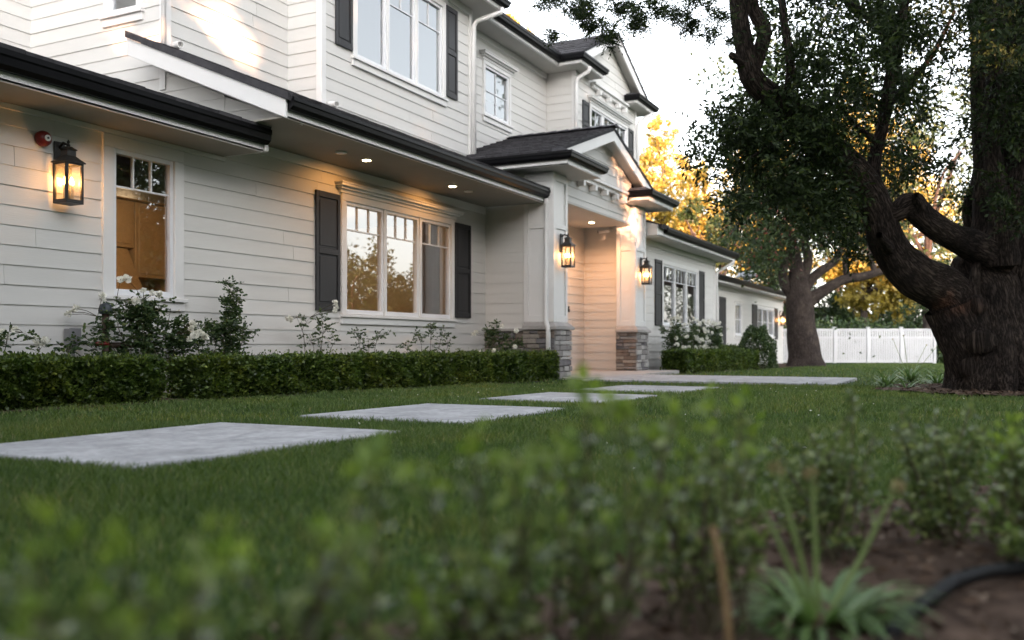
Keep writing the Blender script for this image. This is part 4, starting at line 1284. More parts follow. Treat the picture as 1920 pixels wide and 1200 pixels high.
# ------------------------------------------------------------------ trees
def limb(pts, rad, seg=10, sides=16, rough=.07, seed=0):
    """bark-covered limb: smooth path, uneven ridged surface; returns verts, faces"""
    P = [Vector(p) for p in pts]
    ext = [P[0] * 2 - P[1]] + P + [P[-1] * 2 - P[-2]]
    rr = [rad[0]] + list(rad) + [rad[-1]]
    path, rs = [], []
    for i in range(1, len(ext) - 2):
        for k in range(seg):
            t = k / seg
            a, b, c, d = ext[i-1], ext[i], ext[i+1], ext[i+2]
            path.append(.5 * ((2 * b) + (c - a) * t + (2 * a - 5 * b + 4 * c - d) * t * t + (3 * b - a - 3 * c + d) * t ** 3))
            rs.append(rr[i] + (rr[i+1] - rr[i]) * (t * t * (3 - 2 * t)))
    path.append(P[-1]); rs.append(rad[-1])
    V, F = [], []
    x = None; run = seed * 3.7
    for i, p in enumerate(path):
        if i: run += (p - path[i-1]).length
        t = (path[min(i + 1, len(path) - 1)] - path[max(i - 1, 0)]).normalized()
        if x is None:
            x = t.cross(Vector((.31, .8, .1))).normalized()
        x = (x - t * x.dot(t)).normalized(); y = t.cross(x)
        for k in range(sides):
            a = 2 * math.pi * k / sides
            dr = x * math.cos(a) + y * math.sin(a)
            q = p + dr * rs[i]
            nz = mnoise.noise(Vector((q.x * 2.2, q.y * 2.2, q.z * 1.1 + seed))) * rough * 1.4
            nz += mnoise.noise(Vector((dr.x * 5 + seed, dr.y * 5, q.z * .7 + dr.z * 4))) * rough * .8
            nz += abs(mnoise.noise(Vector((q.x * 11, q.y * 11, q.z * 2.2)))) * rough * .55
            w_ = p + dr * rs[i] * (1 + nz)
            V.append((w_.x, w_.y, w_.z, math.cos(a) * rs[i], math.sin(a) * rs[i], run))
    for i in range(len(path) - 1):
        for k in range(sides):
            k2 = (k + 1) % sides
            F.append((i * sides + k, i * sides + k2, (i + 1) * sides + k2, (i + 1) * sides + k))
    return np.array(V), np.array(F)

def sprays(centers, per, spread, rng, leaflet=.05, width=.018, pairs=4, droop=.5):
    """pinnate twigs scattered round clump centres"""
    n = len(centers) * per
    c = np.repeat(np.asarray(centers), per, 0)
    sp = np.repeat(np.asarray(spread).reshape(-1, 1) * np.ones((len(centers), 1)), per, 0)
    off_ = unit(rng.normal(size=(n, 3))) * (rng.random((n, 1)) ** .55) * sp
    b = c + off_ * np.array([1, 1, .75])
    ax = unit(rng.normal(size=(n, 3)) * np.array([1, 1, .6]) + off_ / np.maximum(sp, .01) * .5 + np.array([0, 0, -droop]))
    side = unit(np.cross(ax, rng.normal(size=(n, 3))))
    parts = []
    for j in range(pairs):
        st = b + ax * (leaflet * .75 * j)
        for sgn in (-1, 1):
            a = ax * .55 + side * sgn + rng.normal(0, .2, (n, 3))
            parts.append(leaf_quads(st, a, leaflet * rng.uniform(.7, 1.15, n), width * np.ones(n), .15, rng, side=np.cross(ax, side) + rng.normal(0, .4, (n, 3))))
    parts.append(leaf_quads(b + ax * leaflet * .75 * pairs, ax, leaflet * np.ones(n), width * np.ones(n), .15, rng))
    return join_np(parts)

# --- the big tree
tr_ = thing('big_tree', (TREE_C[0], TREE_C[1], g(TREE_C[0])), 'huge dark furrowed tree with a thick forked trunk at the right edge', 'tree')
D = 11.3
A = lambda u, v, d=D: tuple(at(u, v, d))
trunk = [
    limb([A(1862, 760, 11.5), A(1862, 700, 11.5), A(1850, 620, 11.5), A(1842, 545, 11.5), A(1832, 505, 11.55), A(1836, 470, 11.7)], [.70, .55, .50, .45, .32, .06], 10, 48, .10, 1),
    limb([A(1900, 760, 11.8), A(1905, 640, 11.8), A(1925, 480, 11.8), A(1940, 300, 11.8), A(1950, 100, 11.8), A(1960, -150, 11.8)], [.85, .66, .62, .52, .46, .40], 10, 40, .09, 2),
    limb([A(1835, 690, 11.2), A(1808, 620, 11.2), A(1785, 570, 11.2)], [.30, .32, .33], 8, 28, .08, 3),
]
# root flares and burls
for u, d, du in ((1792, 11.7, -10), (1812, 11.25, -10), (1838, 10.95, 0), (1880, 10.9, 5), (1920, 10.95, 10), (1970, 11.2, 20)):
    trunk.append(limb([A(u + du, 748, d - .12), A(u, 715, d), A(u + (1860 - u) * .25, 660, d + .12), A(u + (1860 - u) * .5, 600, d + .25)], [.10, .17, .22, .16], 7, 20, .16, u))
for u, v, d, r in ((1828, 575, 10.95, .13), (1836, 640, 10.92, .16), (1822, 690, 11.0, .13), (1880, 480, 11.2, .2)):
    trunk.append(limb([A(u, v + r * 110, d + .1), A(u, v, d), A(u, v - r * 110, d + .12)], [r * .5, r, r * .4], 8, 22, .22, v))
v, f = join_np(trunk)
np_mesh('trunk', v, f, BARK, tr_, smooth=True)
limbs = [
    # low left limb sweeping up to the upper left
    ([A(1812, 600), A(1770, 545), A(1712, 515, 11.1), A(1668, 462, 11.0), A(1646, 400, 10.9), A(1620, 345, 10.8), A(1575, 295, 10.6), A(1525, 245, 10.3), A(1465, 195, 10.0), A(1412, 150, 9.8), A(1396, 90, 9.7), A(1385, 20, 9.6), A(1378, -80, 9.5)],
     [.34, .33, .30, .25, .22, .21, .20, .18, .16, .145, .12, .11, .10]),
    ([A(1408, 140, 9.8), A(1425, 95, 9.75), A(1432, 55, 9.7), A(1412, 15, 9.7), A(1405, -60, 9.6)], [.10, .09, .085, .075, .07]),
    # arm from the trunk joining it
    ([A(1880, 490, 11.3), A(1835, 465, 11.2), A(1780, 440, 11.0), A(1735, 410, 10.9), A(1705, 385, 10.85), A(1675, 400, 10.85), A(1646, 392, 10.9)], [.27, .22, .18, .17, .17, .13, .14]),
    ([A(1640, 372, 10.8), A(1640, 300, 10.8), A(1655, 235, 10.8), A(1668, 160, 10.8), A(1684, 80, 10.8), A(1705, -60, 10.8)], [.10, .085, .08, .085, .07, .06]),
    ([A(1676, 125, 10.8), A(1660, 80, 10.7), A(1650, 30, 10.6), A(1652, -50, 10.5)], [.06, .05, .045, .04]),
    ([A(1690, 70, 10.8), A(1640, 40, 10.7), A(1590, 5, 10.5), A(1540, -40, 10.4)], [.055, .05, .045, .04]),
    ([A(1475, 190, 10.0), A(1482, 120, 9.9), A(1470, 40, 9.8), A(1462, -60, 9.7)], [.06, .055, .05, .04]),
    ([A(1848, 500, 11.5), A(1850, 400, 11.6), A(1846, 280, 11.6), A(1840, 150, 11.6), A(1838, -80, 11.6)], [.30, .20, .16, .15, .14]),
    ([A(1880, 500, 11.2), A(1872, 380, 11.2), A(1858, 250, 11.2), A(1866, 120, 11.2), A(1880, -80, 11.2)], [.24, .14, .11, .10, .09]),
    ([A(1838, 480, 11.9), A(1815, 400, 12.1), A(1828, 340, 12.2), A(1840, 260, 12.3)], [.16, .08, .06, .05]),
    ([A(1830, 660, 11.0), A(1826, 560, 11.1), A(1832, 480, 11.2)], [.12, .08, .06]),
    # hidden limbs carrying the rest of the crown
    ([A(1940, 200, 11.8), A(2100, 0, 11.5), A(2300, -250, 11), A(2500, -400, 10.5)], [.30, .24, .18, .1]),
    ([A(1950, 0, 11.8), A(1850, -300, 10.5), A(1700, -600, 9), A(1500, -900, 7.5)], [.30, .22, .16, .09]),
    ([A(1378, -60, 9.5), A(1300, -160, 9.2), A(1180, -210, 9.0), A(1040, -200, 8.8)], [.09, .07, .05, .03]),
    ([A(1955, -100, 11.8), A(2050, -400, 13), A(2000, -700, 14)], [.3, .2, .1]),
]
limbs += [([A(1668, 470, 10.9), A(1655, 452, 10.6), A(1648, 440, 10.45)], [.09, .07, .045]), ([A(1730, 400, 10.8), A(1724, 378, 10.7), A(1716, 366, 10.65)], [.10, .085, .06]),
          ([A(1590, 315, 10.6), A(1574, 322, 10.4), A(1560, 334, 10.3)], [.06, .04, .02]), ([A(1392, 118, 9.7), A(1376, 106, 9.6), A(1368, 100, 9.6)], [.06, .045, .03]),
          ([A(1500, 225, 10.1), A(1470, 255, 9.9), A(1440, 275, 9.8), A(1400, 300, 9.7)], [.05, .035, .025, .012]), ([A(1560, 280, 10.5), A(1520, 320, 10.3), A(1480, 350, 10.2), A(1440, 372, 10.1)], [.06, .04, .03, .012]),
          ([A(1660, 200, 10.8), A(1700, 160, 10.9), A(1750, 100, 11), A(1790, 20, 11)], [.055, .045, .035, .02]), ([A(1648, 270, 10.8), A(1600, 230, 10.6), A(1560, 180, 10.5)], [.045, .03, .015])]
for pts, rad in limbs:
    v, f = limb(pts, [q * .86 for q in rad], 8, 20, .07, len(pts))
    np_mesh('limb', v, f, BARK, tr_, smooth=True)
rng = np.random.default_rng(5)
cl, cs = [], []
def scatter(poly_boxes):
    for u0, u1, v0, v1, d0, d1, n, r in poly_boxes:
        for _ in range(n):
            u, vv, d = rng.uniform(u0, u1), rng.uniform(v0, v1), rng.uniform(d0, d1)
            cl.append(A(u, vv, d)); cs.append(r * rng.uniform(.7, 1.25))
def ellip(u, v_, ru, rv, d0, d1, n, r):
    for _ in range(n):
        a, q = rng.uniform(0, 6.28), rng.random() ** .5
        cl.append(A(u + ru * q * math.cos(a), v_ + rv * q * math.sin(a), rng.uniform(d0, d1))); cs.append(r * rng.uniform(.7, 1.2))
# the dark mass left of the forked limb
for u, v_, ru, rv, n in [(1440, 235, 60, 45, 26), (1395, 290, 60, 40, 20), (1470, 310, 70, 50, 30), (1530, 250, 60, 50, 26), (1420, 345, 45, 35, 10), (1345, 250, 30, 22, 5), (1330, 285, 26, 16, 4), (1370, 215, 30, 22, 6), (1500, 375, 45, 30, 12), (1400, 385, 24, 24, 4), (1545, 330, 45, 40, 18), (1430, 190, 30, 22, 8), (1560, 395, 40, 40, 10)]:
    ellip(u, v_, ru * 1.12, rv * 1.12, 9.4, 11.2, int(n * .62), .27)
# overhead right part
scatter([(1440, 1680, -40, 140, 9, 11.5, 40, .26), (1500, 1700, 120, 260, 9.5, 11.5, 26, .28), (1680, 1930, -40, 130, 9, 12.5, 48, .32), (1690, 1930, 120, 300, 10.2, 13, 36, .34), (1600, 1720, 240, 330, 10.5, 12.5, 9, .26),
         (1700, 1900, 300, 390, 11.8, 13.5, 13, .3), (1640, 1760, 330, 400, 12, 13.5, 5, .24), (1560, 1620, 400, 470, 11, 12, 5, .2), (1880, 1930, 330, 470, 10, 11, 5, .22)])
main = sprays(np.array(cl), 16, np.array(cs), rng, .080, .029, 4, .45)
cl, cs = [], []
for u, v_, ru, rv, n in [(1035, 6, 26, 10, 4), (1075, 14, 26, 12, 5), (1108, 32, 26, 22, 8), (1142, 62, 18, 16, 5), (1040, 68, 12, 8, 2), (1090, -14, 60, 8, 5), (1165, 6, 24, 16, 5), (1188, 30, 18, 14, 4), (1202, 56, 8, 12, 2), (1243, 10, 22, 14, 4), (1275, 20, 22, 14, 4), (1296, 50, 20, 14, 4), (1310, 8, 22, 16, 4), (1350, 66, 20, 18, 3), (1345, 20, 20, 18, 3)]:
    ellip(u, v_, ru, rv, 8.6, 9.3, n, .085)
fine = sprays(np.array(cl), 26, np.array(cs), rng, .036, .013, 4, .25)
v, f = join_np([main, fine])
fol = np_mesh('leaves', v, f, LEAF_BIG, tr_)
# the rest of the crown, above and outside the frame
c2 = []
while len(c2) < 420:
    p = np.array([rng.uniform(-1, 1), rng.uniform(-1, 1), rng.uniform(-1, 1)])
    if p @ p > 1: continue
    q = np.array([12.6, -1.2, 7.6]) + p * np.array([6.0, 5.6, 3.0])
    u, vv, d = proj(q)
    if d > .5 and -50 < u < 2000 and vv > -70: continue
    c2.append(q)
v, f = sprays(np.array(c2), 16, .5, rng, .14, .05, 3, .3)
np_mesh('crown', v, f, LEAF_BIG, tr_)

# --- second tree and the trees behind
def blob_leaves(center, rad, nclump, per, size, rng, squash=.8, hollow=.35, aspect=.55):
    """crown of leaf clumps spread through an uneven volume"""
    c = []
    while len(c) < nclump:
        p = rng.normal(size=3); p /= np.linalg.norm(p)
        r = (hollow + (1 - hollow) * rng.random() ** .5)
        lob = 1 + .22 * math.sin(p[0] * 4 + center[0]) + .18 * math.sin(p[1] * 5 + p[2] * 3 + center[1]) 
        c.append(np.array(center) + p * r * lob * np.array(rad))
    c = np.array(c)
    n = nclump * per
    cr = np.repeat(c, per, 0) + rng.normal(size=(n, 3)) * (np.mean(rad) * .11)
    ax = rng.normal(size=(n, 3)); ax[:, 2] -= .2
    s = size * rng.uniform(.6, 1.35, n)
    return leaf_quads(cr, ax, s, s * aspect, .2, rng), c

def tree(name, base, trunk_r, trunk_h, crowns, leafmat, barkmat, label, cat='tree', group=None, seed=0, clumps=90, per=40, size=.18, limbs_to=6, lean=(0, 0)):
    rng = np.random.default_rng(seed)
    X, Y = base; Z = g(X)
    t = thing(name, (X, Y, Z), label, cat, group)
    top = Vector((X + lean[0], Y + lean[1], Z + trunk_h))
    parts = [limb([(X, Y, Z - .1), (X + lean[0] * .3, Y + lean[1] * .3, Z + trunk_h * .4), tuple(top)], [trunk_r * 1.25, trunk_r, trunk_r * .7], 6, 14, .08, seed)]
    for i in range(limbs_to):
        c, r = crowns[i % len(crowns)]
        e = Vector(c) + Vector(rng.normal(size=3)) * (np.mean(r) * .5)
        m_ = top.lerp(e, .5) + Vector((rng.normal() * .3, rng.normal() * .3, .2))
        parts.append(limb([tuple(top.lerp(Vector((X, Y, Z)), rng.uniform(0, .3))), tuple(m_), tuple(e)], [trunk_r * .5, trunk_r * .3, trunk_r * .08], 4, 7, .08, seed + i))
    v, f = join_np(parts)
    np_mesh('trunk', v, f, barkmat, t, smooth=True)
    ps = []
    tot = sum(np.prod(r) ** (2 / 3) for _, r in crowns)
    for c, r in crowns:
        k = max(6, int(clumps * np.prod(r) ** (2 / 3) / tot))
        (vv, ff), _ = blob_leaves(c, r, k, per, size, rng)
        ps.append((vv, ff))
    v, f = join_np(ps)
    np_mesh('crown', v, f, leafmat, t)
    return t

# second tree: spreading limbs
d2 = 31.5
B = lambda u, v, d=d2: tuple(at(u, v, d))
s2 = B(1512, 690)
t2 = thing('grey_tree', (s2[0], s2[1], g(s2[0])), 'grey barked tree with spreading limbs in front of the white fence', 'tree')
v, f = join_np([limb([B(1512, 698), B(1508, 660), B(1502, 600), B(1498, 555), B(1496, 520)], [.72, .56, .46, .42, .34], 8, 24, .08, 4)])
np_mesh('trunk', v, f, BARK2, t2, smooth=True)
for pts, rad in [([(1498, 560), (1475, 540), (1468, 510), (1480, 470), (1470, 430)], [.26, .18, .15, .12, .08]), ([(1496, 530), (1492, 490), (1482, 450), (1470, 420)], [.3, .22, .18, .1]), ([(1500, 530), (1515, 490), (1510, 450), (1530, 400)], [.24, .16, .14, .08]),
                 ([(1508, 570), (1545, 545), (1580, 525), (1620, 518), (1655, 508), (1700, 500)], [.28, .2, .17, .15, .13, .08]), ([(1505, 545), (1530, 515), (1565, 490), (1580, 460), (1600, 430)], [.2, .16, .12, .1, .06]), ([(1590, 525), (1585, 490), (1595, 460)], [.12, .1, .06]), ([(1640, 512), (1632, 480), (1625, 450)], [.1, .07, .05])]:
    v, f = limb([B(u, vv) for u, vv in pts], rad, 5, 12, .07, 9)
    np_mesh('limb', v, f, BARK2, t2, smooth=True)
rng = np.random.default_rng(15)
ps = []; cc = []
for u, v_, ru, rv, n in [(1420, 430, 55, 60, 42), (1480, 400, 70, 50, 46), (1540, 420, 60, 45, 34), (1405, 485, 30, 22, 9), (1440, 470, 42, 32, 18), (1600, 430, 45, 25, 10), (1640, 450, 30, 18, 4), (1450, 350, 60, 40, 30), (1530, 350, 70, 50, 34), (1380, 440, 22, 34, 7), (1620, 380, 60, 50, 22)]:
    for _ in range(n):
        a, q = rng.uniform(0, 6.28), rng.random() ** .5
        cc.append(B(u + ru * q * math.cos(a), v_ + rv * q * math.sin(a), d2 + rng.uniform(-2.5, 3)))
cc = np.array(cc)
n = len(cc) * 75
P = np.repeat(cc, 75, 0) + rng.normal(size=(n, 3)) * .38
s = .14 * rng.uniform(.6, 1.3, n)
v, f = leaf_quads(P, rng.normal(size=(n, 3)) + np.array([0, 0, -.4]), s, s * .5, .2, rng)
np_mesh('crown', v, f, LEAF_MID, t2)
k = 900
P = cc[rng.integers(0, len(cc), k)] + rng.normal(size=(k, 3)) * .35
v, f = leaf_quads(P, rng.normal(size=(k, 3)), .10, .10, .5, rng)
o = np_mesh('berries', v, f, BERRY, t2); o['kind'] = 'stuff'
c3 = []
while len(c3) < 60:
    p = rng.uniform(-1, 1, 3)
    if p @ p > 1: continue
    q = np.array(B(1520, 250)) + p * np.array([4, 4, 2.6]) + np.array([0, 0, 1.5]); c3.append(q)
P = np.repeat(np.array(c3), 60, 0) + rng.normal(size=(3600, 3)) * .5
v, f = leaf_quads(P, rng.normal(size=(3600, 3)), .22, .12, .2, rng)
np_mesh('upper_crown', v, f, LEAF_MID, t2)

GOLD, GRN = 'golden trees behind the house', 'green trees behind the white fence'
def bg(u, d, tops, mat, label, group, seed, name, per=38, size=.24, clumps=130, tr=.22, bm=None):
    """tops: list of (u, v, half width px, half height px)"""
    b = at(u, 645, d)
    cr = [((lambda p: (p.x, p.y, p.z))(at(uu, vv, d)), (ru * d / 1720, ru * d / 1720, rv * d / 1720)) for uu, vv, ru, rv in tops]
    zt = max(c[0][2] for c in cr)
    tree(name, (b.x, b.y), tr, max(1.5, zt * .55), cr, mat, bm or BARK2, label, 'tree', group, seed, clumps, per, size, 6)
bg(1238, 78, [(1240, 250, 24, 40), (1225, 330, 40, 60), (1215, 420, 50, 60)], LEAF_YEL, 'tall narrow sunlit golden tree just right of the upper gable', GOLD, 41, 'golden_tree', clumps=220, size=.30)
bg(965, 60, [(962, 45, 22, 22), (985, 90, 22, 30), (950, 130, 40, 50), (990, 170, 40, 60)], LEAF_YEL, 'golden tree crown showing above the upper roof', GOLD, 42, 'golden_tree', clumps=130)
bg(1322, 72, [(1310, 350, 32, 40), (1325, 420, 55, 60), (1290, 470, 50, 50)], LEAF_YEL, 'golden tree behind the right wing roof', GOLD, 43, 'golden_tree', clumps=300, size=.26)
bg(1400, 80, [(1400, 330, 50, 60), (1410, 430, 60, 70), (1390, 500, 60, 50)], LEAF_YEL, 'golden tree between the wing roof and the grey tree', GOLD, 44, 'golden_tree', clumps=300, size=.26)
bg(1620, 47, [(1625, 545, 42, 42), (1660, 510, 40, 40), (1590, 500, 40, 40), (1640, 430, 60, 60), (1690, 560, 30, 30)], LEAF_YEL, 'golden tree glowing between the limbs above the white fence', GOLD, 45, 'golden_tree', clumps=300, size=.26)
bg(1600, 70, [(1600, 190, 40, 50), (1585, 270, 60, 60), (1640, 330, 70, 60)], LEAF_YEL, 'golden tree glimpsed through the big dark crown', GOLD, 46, 'golden_tree', clumps=260, size=.28)
bg(1450, 66, [(1440, 300, 60, 60), (1480, 400, 60, 70), (1430, 460, 60, 60), (1500, 500, 50, 50)], LEAF_YEL, 'wide golden tree directly behind the grey tree', GOLD, 47, 'golden_tree', clumps=220, size=.26)
bg(1700, 72, [(1690, 300, 60, 60), (1740, 390, 70, 60), (1660, 240, 50, 50), (1760, 470, 50, 50)], LEAF_YEL, 'golden tree behind the arm of the big tree', GOLD, 48, 'golden_tree', clumps=200, size=.28)
bg(1275, 82, [(1270, 330, 40, 40), (1262, 400, 50, 50), (1300, 450, 60, 50)], LEAF_YEL, 'pale golden tree low between the two roofs', GOLD, 49, 'golden_tree', clumps=200, size=.30)
bg(1345, 55, [(1335, 480, 30, 22), (1300, 395, 26, 22), (1350, 430, 34, 30)], LEAF_MID, 'green tree in front of the golden tree by the wing roof', GRN, 51, 'green_tree', clumps=60)
for i, (u, d, tops, lab) in enumerate([
    (1535, 52, [(1530, 575, 60, 45), (1560, 600, 50, 35)], 'dense green tree behind the fence right of the grey trunk'),
    (1600, 50, [(1610, 612, 50, 22), (1650, 610, 45, 25)], 'low green tree behind the middle of the fence'),
    (1690, 54, [(1690, 540, 55, 70), (1710, 600, 50, 40)], 'greyish green tree behind the right end of the fence'),
    (1740, 42, [(1730, 440, 80, 80), (1760, 540, 70, 70), (1720, 270, 90, 90), (1810, 340, 90, 90), (1690, 370, 60, 70), (1800, 200, 90, 90)], 'tall green tree behind the big forked trunk'),
    (1850, 55, [(1830, 460, 90, 90), (1900, 560, 90, 90)], 'green tree at the right edge behind the big trunk'),
    (1480, 58, [(1470, 560, 40, 60), (1440, 500, 50, 60)], 'green tree behind the low far wing'),
    (1570, 64, [(1560, 440, 60, 60), (1600, 390, 60, 50)], 'green tree above the fence behind the grey tree crown'),
    (2050, 50, [(2050, 450, 120, 160)], 'green tree beyond the right edge'),
    (1950, 56, [(1950, 520, 90, 110), (1960, 420, 60, 80)], 'green tree hidden behind the right trunk'),
    (2250, 46, [(2250, 500, 130, 150)], 'rounded green tree farthest beyond the right edge')]):
    bg(u, d, tops, LEAF_MID, lab, GRN, 60 + i, 'green_tree', clumps=120, size=.22)
# hedge row right behind the fence
t = thing('back_hedge', (45, 2, g(45)), 'dark green hedge row behind the white fence', 'hedge')
pa, pb = at(1440, 645, 43), at(1960, 645, 43)
n = 26000
q = RNG.random(n)
bs = np.array(pa)[None] * (1 - q[:, None]) + np.array(pb)[None] * q[:, None]
bs[:, 0] += RNG.normal(0, .5, n); bs[:, 1] += RNG.normal(0, .5, n)
bs[:, 2] = -.4 + RNG.random(n) * (1.75 + .35 * np.sin(q * 40) + .25 * np.sin(q * 97))
v, f = leaf_quads(bs, RNG.normal(size=(n, 3)), .17, .09, .2)
np_mesh('leaves', v, f, LEAF_ROSE, t)

# unseen trees behind the camera, shaped to hold the low sun off the house
SUN_GAPS = []  # holes cut through the unseen crowns so sun lands on these spots
for p, r in [((9.02, 8.75, 5.25), .10), ((9.05, 8.75, 4.92), .17), ((9.12, 8.75, 4.62), .22), ((9.45, 8.75, 4.45), .18), ((8.62, 8.75, 4.78), .14), ((9.9, 8.75, 4.22), .12), ((9.78, 8.75, 4.85), .10),
             ((8.08, 9.0, 5.05), .17), ((8.08, 8.98, 5.4), .18), ((8.08, 9.42, 4.36), .15), ((8.08, 9.72, 4.72), .14), ((8.08, 8.82, 4.3), .12),
             ((18.75, 6.6, 3.35), .28), ((18.8, 6.3, 3.10), .24), ((18.2, 6.45, 3.95), .30), ((17.7, 6.42, 4.25), .26), ((18.9, 6.6, 2.95), .16), ((18.7, 6.5, 2.3), .12)]:
    SUN_GAPS.append((np.array(p), r))
SV = np.array(SUN_V)
def gap_mask(P):
    keep = np.ones(len(P), bool)
    for p, r in SUN_GAPS:
        w = P - p[None]
        tt = w @ SV
        dist = np.linalg.norm(w - tt[:, None] * SV[None], axis=1)
        keep &= dist > r + .12
    return keep
rowc = np.array([14, 7]) - 45 * np.array([.722, .692])
wdir = np.array([.692, -.722])
shade_labels = 'unseen shade trees behind the camera'
for i in range(11):
    s_ = -19 + i * 5.6
    hgt = (15.5 if s_ < 17 else 9.2) + random.uniform(-.6, .8)
    c = rowc + wdir * s_ + np.array([random.uniform(-1, 1), random.uniform(-1, 1)])
    t = thing('shade_tree', (c[0], c[1], 0), 'unseen dense tree behind the viewer, shaped to block the low sun', 'tree', shade_labels)
    rng = np.random.default_rng(200 + i)
    n = 24000
    zz = rng.random(n)
    wr = 4.7 * (1 - .40 * np.maximum(0, zz - .65) / .35)
    a = rng.uniform(0, 6.283, n); q = rng.random(n) ** .5
    P = np.stack([c[0] + np.cos(a) * q * wr, c[1] + np.sin(a) * q * wr, .2 + zz * hgt], 1)
    P = P[gap_mask(P)]
    v, f = leaf_quads(P, rng.normal(size=(len(P), 3)), .42, .26, .15, rng)
    np_mesh('crown', v, f, LEAF_MID, t)
    mb = MB(); mb.tube([(c[0], c[1], -.1), (c[0], c[1], hgt * .3)], [.3, .2], 10); mb.build('trunk', BARK2, t)

# trees added outside the frame to dim the walls and one pane's reflection
for i, (x, y, h) in enumerate([(-1.9, 4.0, 6.0), (1.2, -7.0, 7.5), (-5, -5, 8.0), (24, -12.5, 9.5), (-1, -17, 9.5), (4.5, -18.5, 10.5), (10, -17.5, 10), (15.5, -18, 9.5), (20, -16.5, 9.0)]):
    t = thing('blocker_tree', (x, y, g(x)), 'leafy tree added outside the frame to dim walls and reflections', 'tree', 'trees added outside the frame to dim the light')
    rng = np.random.default_rng(700 + i)
    n = 3200 if x == 24 else 9000
    dirs = unit(rng.normal(size=(n, 3))) * (rng.random((n, 1)) ** .4)
    P = np.array([x, y, h * .56]) + dirs * np.array([3.2, 2.8, h * .45]) * (1 + .15 * np.sin(dirs[:, :1] * 6 + i))
    P = P[gap_mask(P)]
    v, f = leaf_quads(P, rng.normal(size=(len(P), 3)), .36, .22, .15, rng)
    np_mesh('crown', v, f, LEAF_MID, t)
    mb = MB(); mb.tube([(x, y, -.1), (x, y, h * .4)], [.25, .16], 10); mb.build('trunk', BARK2, t)
# trees across the street to the right, seen only as reflections in the panes
for i, (x, y, h, r_) in enumerate([(34, -22, 8.6, 3.0), (42, -22, 6.8, 2.8), (37, -25, 6.4, 2.8), (51, -22, 8.6, 3.6), (57, -22.5, 6.8, 2.8), (30, -27, 8.5, 3.0), (52, -26, 6.5, 3.2), (64, -30, 7, 3.5), (26, -30, 6.0, 2.6), (46, -36, 8.0, 3.4)]):
    tree('neighbour_tree', (x, y), .25, h * .45, [((x, y, h * .55), (r_ * .8, r_ * .8, h * .42)), ((x + .8, y - .6, h * .42), (r_, r_, h * .3))], LEAF_MID, BARK2,
         'dark tree across the street outside the right edge', 'tree', 'trees across the street', 500 + i, 90, 40, .34, 4)

# ------------------------------------------------------------------ fence
fence = thing('white_fence', tuple(at(1610, 645, 41.5)), 'white slatted fence across the far end of the lawn', 'fence')
fa, fb = at(1440, 645, 41.5), at(1752, 645, 41.5)
FW = noisy('white_vinyl', (.50,.50,.52), (.56,.56,.58), 1.5, .5)
ft = (fb - fa); FL = ft.length; ft.normalize(); fn = Vector((ft.y, -ft.x, 0))
if fn.dot(Vector((CT, ST, 0))) > 0: fn = -fn
def fbox(mb, s0, s1, z0, z1, o0, o1):
    q = [(s0, z0), (s1, z0), (s1, z1), (s0, z1)]
    mk = lambda o: [tuple(fa + ft * s + fn * o + Vector((0, 0, z - fa.z))) for s, z in q]
    mb.prism(mk(o0), mk(o1))
zb_, zt_ = -.29, 1.28
for i in range(6):
    s = FL * i / 5
    mb = MB(); fbox(mb, s - .06, s + .06, zb_, zt_ + .06, -.06, .06); fbox(mb, s - .075, s + .075, zt_ + .061, zt_ + .10, -.075, .075); mb.build('post', FW, fence)
for i in range(5):
    s0, s1 = FL * i / 5 + .07, FL * (i + 1) / 5 - .07
    for z0, z1 in ((zb_ + .06, zb_ + .16), (.86, .95), (zt_ - .07, zt_ + .02)):
        mb = MB(); fbox(mb, s0, s1, z0, z1, -.02, .035); mb.build('rail', FW, fence)
    mb = MB(); k = int((s1 - s0) / .105)
    for j in range(k):
        x = s0 + (s1 - s0) * j / k
        fbox(mb, x + .007, x + .094, zb_ + .16, .86, -.012, .012)
        fbox(mb, x + .012, x + .088, .95, zt_ - .07, -.012, .012)
    mb.build('picket_panel', FW, fence)
    mb = MB(); mb.box(0, 0, 0, 0, 0, 0)

# ------------------------------------------------------------------ plants under the big tree
def strap_plant(loc, n, L, w, label, seed, group=None, stalks=(), mat=None, cat='strappy plant', tilt=(.25, 1.1)):
    rng = np.random.default_rng(seed)
    X, Y, Z = loc
    t = thing('strap_leaf_plant', loc, label, cat, group)
    V, F = [], []
    for i in range(n):
        a = rng.uniform(0, 6.283); el = rng.uniform(*tilt); l = L * rng.uniform(.65, 1.1)
        dx, dy = math.cos(a), math.sin(a); sd = np.array([-dy, dx, 0])
        p = np.array([X + dx * .02, Y + dy * .02, Z]); seg = 6; b = len(V)
        for k in range(seg + 1):
            q = k / seg
            ww = w * (1 - q ** 2.2) * .5 + .0008
            V.append(p - sd * ww); V.append(p + sd * ww)
            e = el - 1.9 * q * q * (1.25 - el * .45)
            p = p + np.array([dx * math.cos(e), dy * math.cos(e), math.sin(e)]) * l / seg
            p[2] = max(p[2], Z + .012)
        for k in range(seg):
            F.append((b + 2 * k, b + 2 * k + 1, b + 2 * k + 3, b + 2 * k + 2))
    np_mesh('leaves', np.array(V), np.array(F), mat or LEAF_STRAP, t)
    for tip, lean in stalks:
        tip = Vector(tip); b0 = Vector(loc)
        mid = b0.lerp(tip, .5) + Vector(lean)
        mb = MB(); mb.tube([b0, mid, tip], [.0055, .0045, .0035], 6); mb.build('flower_stalk', MATS['strap_stalk'], t)
        m_ = 26
        dirs = unit(rng.normal(size=(m_, 3)) + np.array([0, 0, .9]))
        v, f = leaf_quads(np.repeat(np.array(tip)[None], m_, 0) - np.array([0, 0, .012]), dirs, .019, .008, .3, rng)
        np_mesh('seed_head', v, f, MATS['seed_head'], t)
    return t
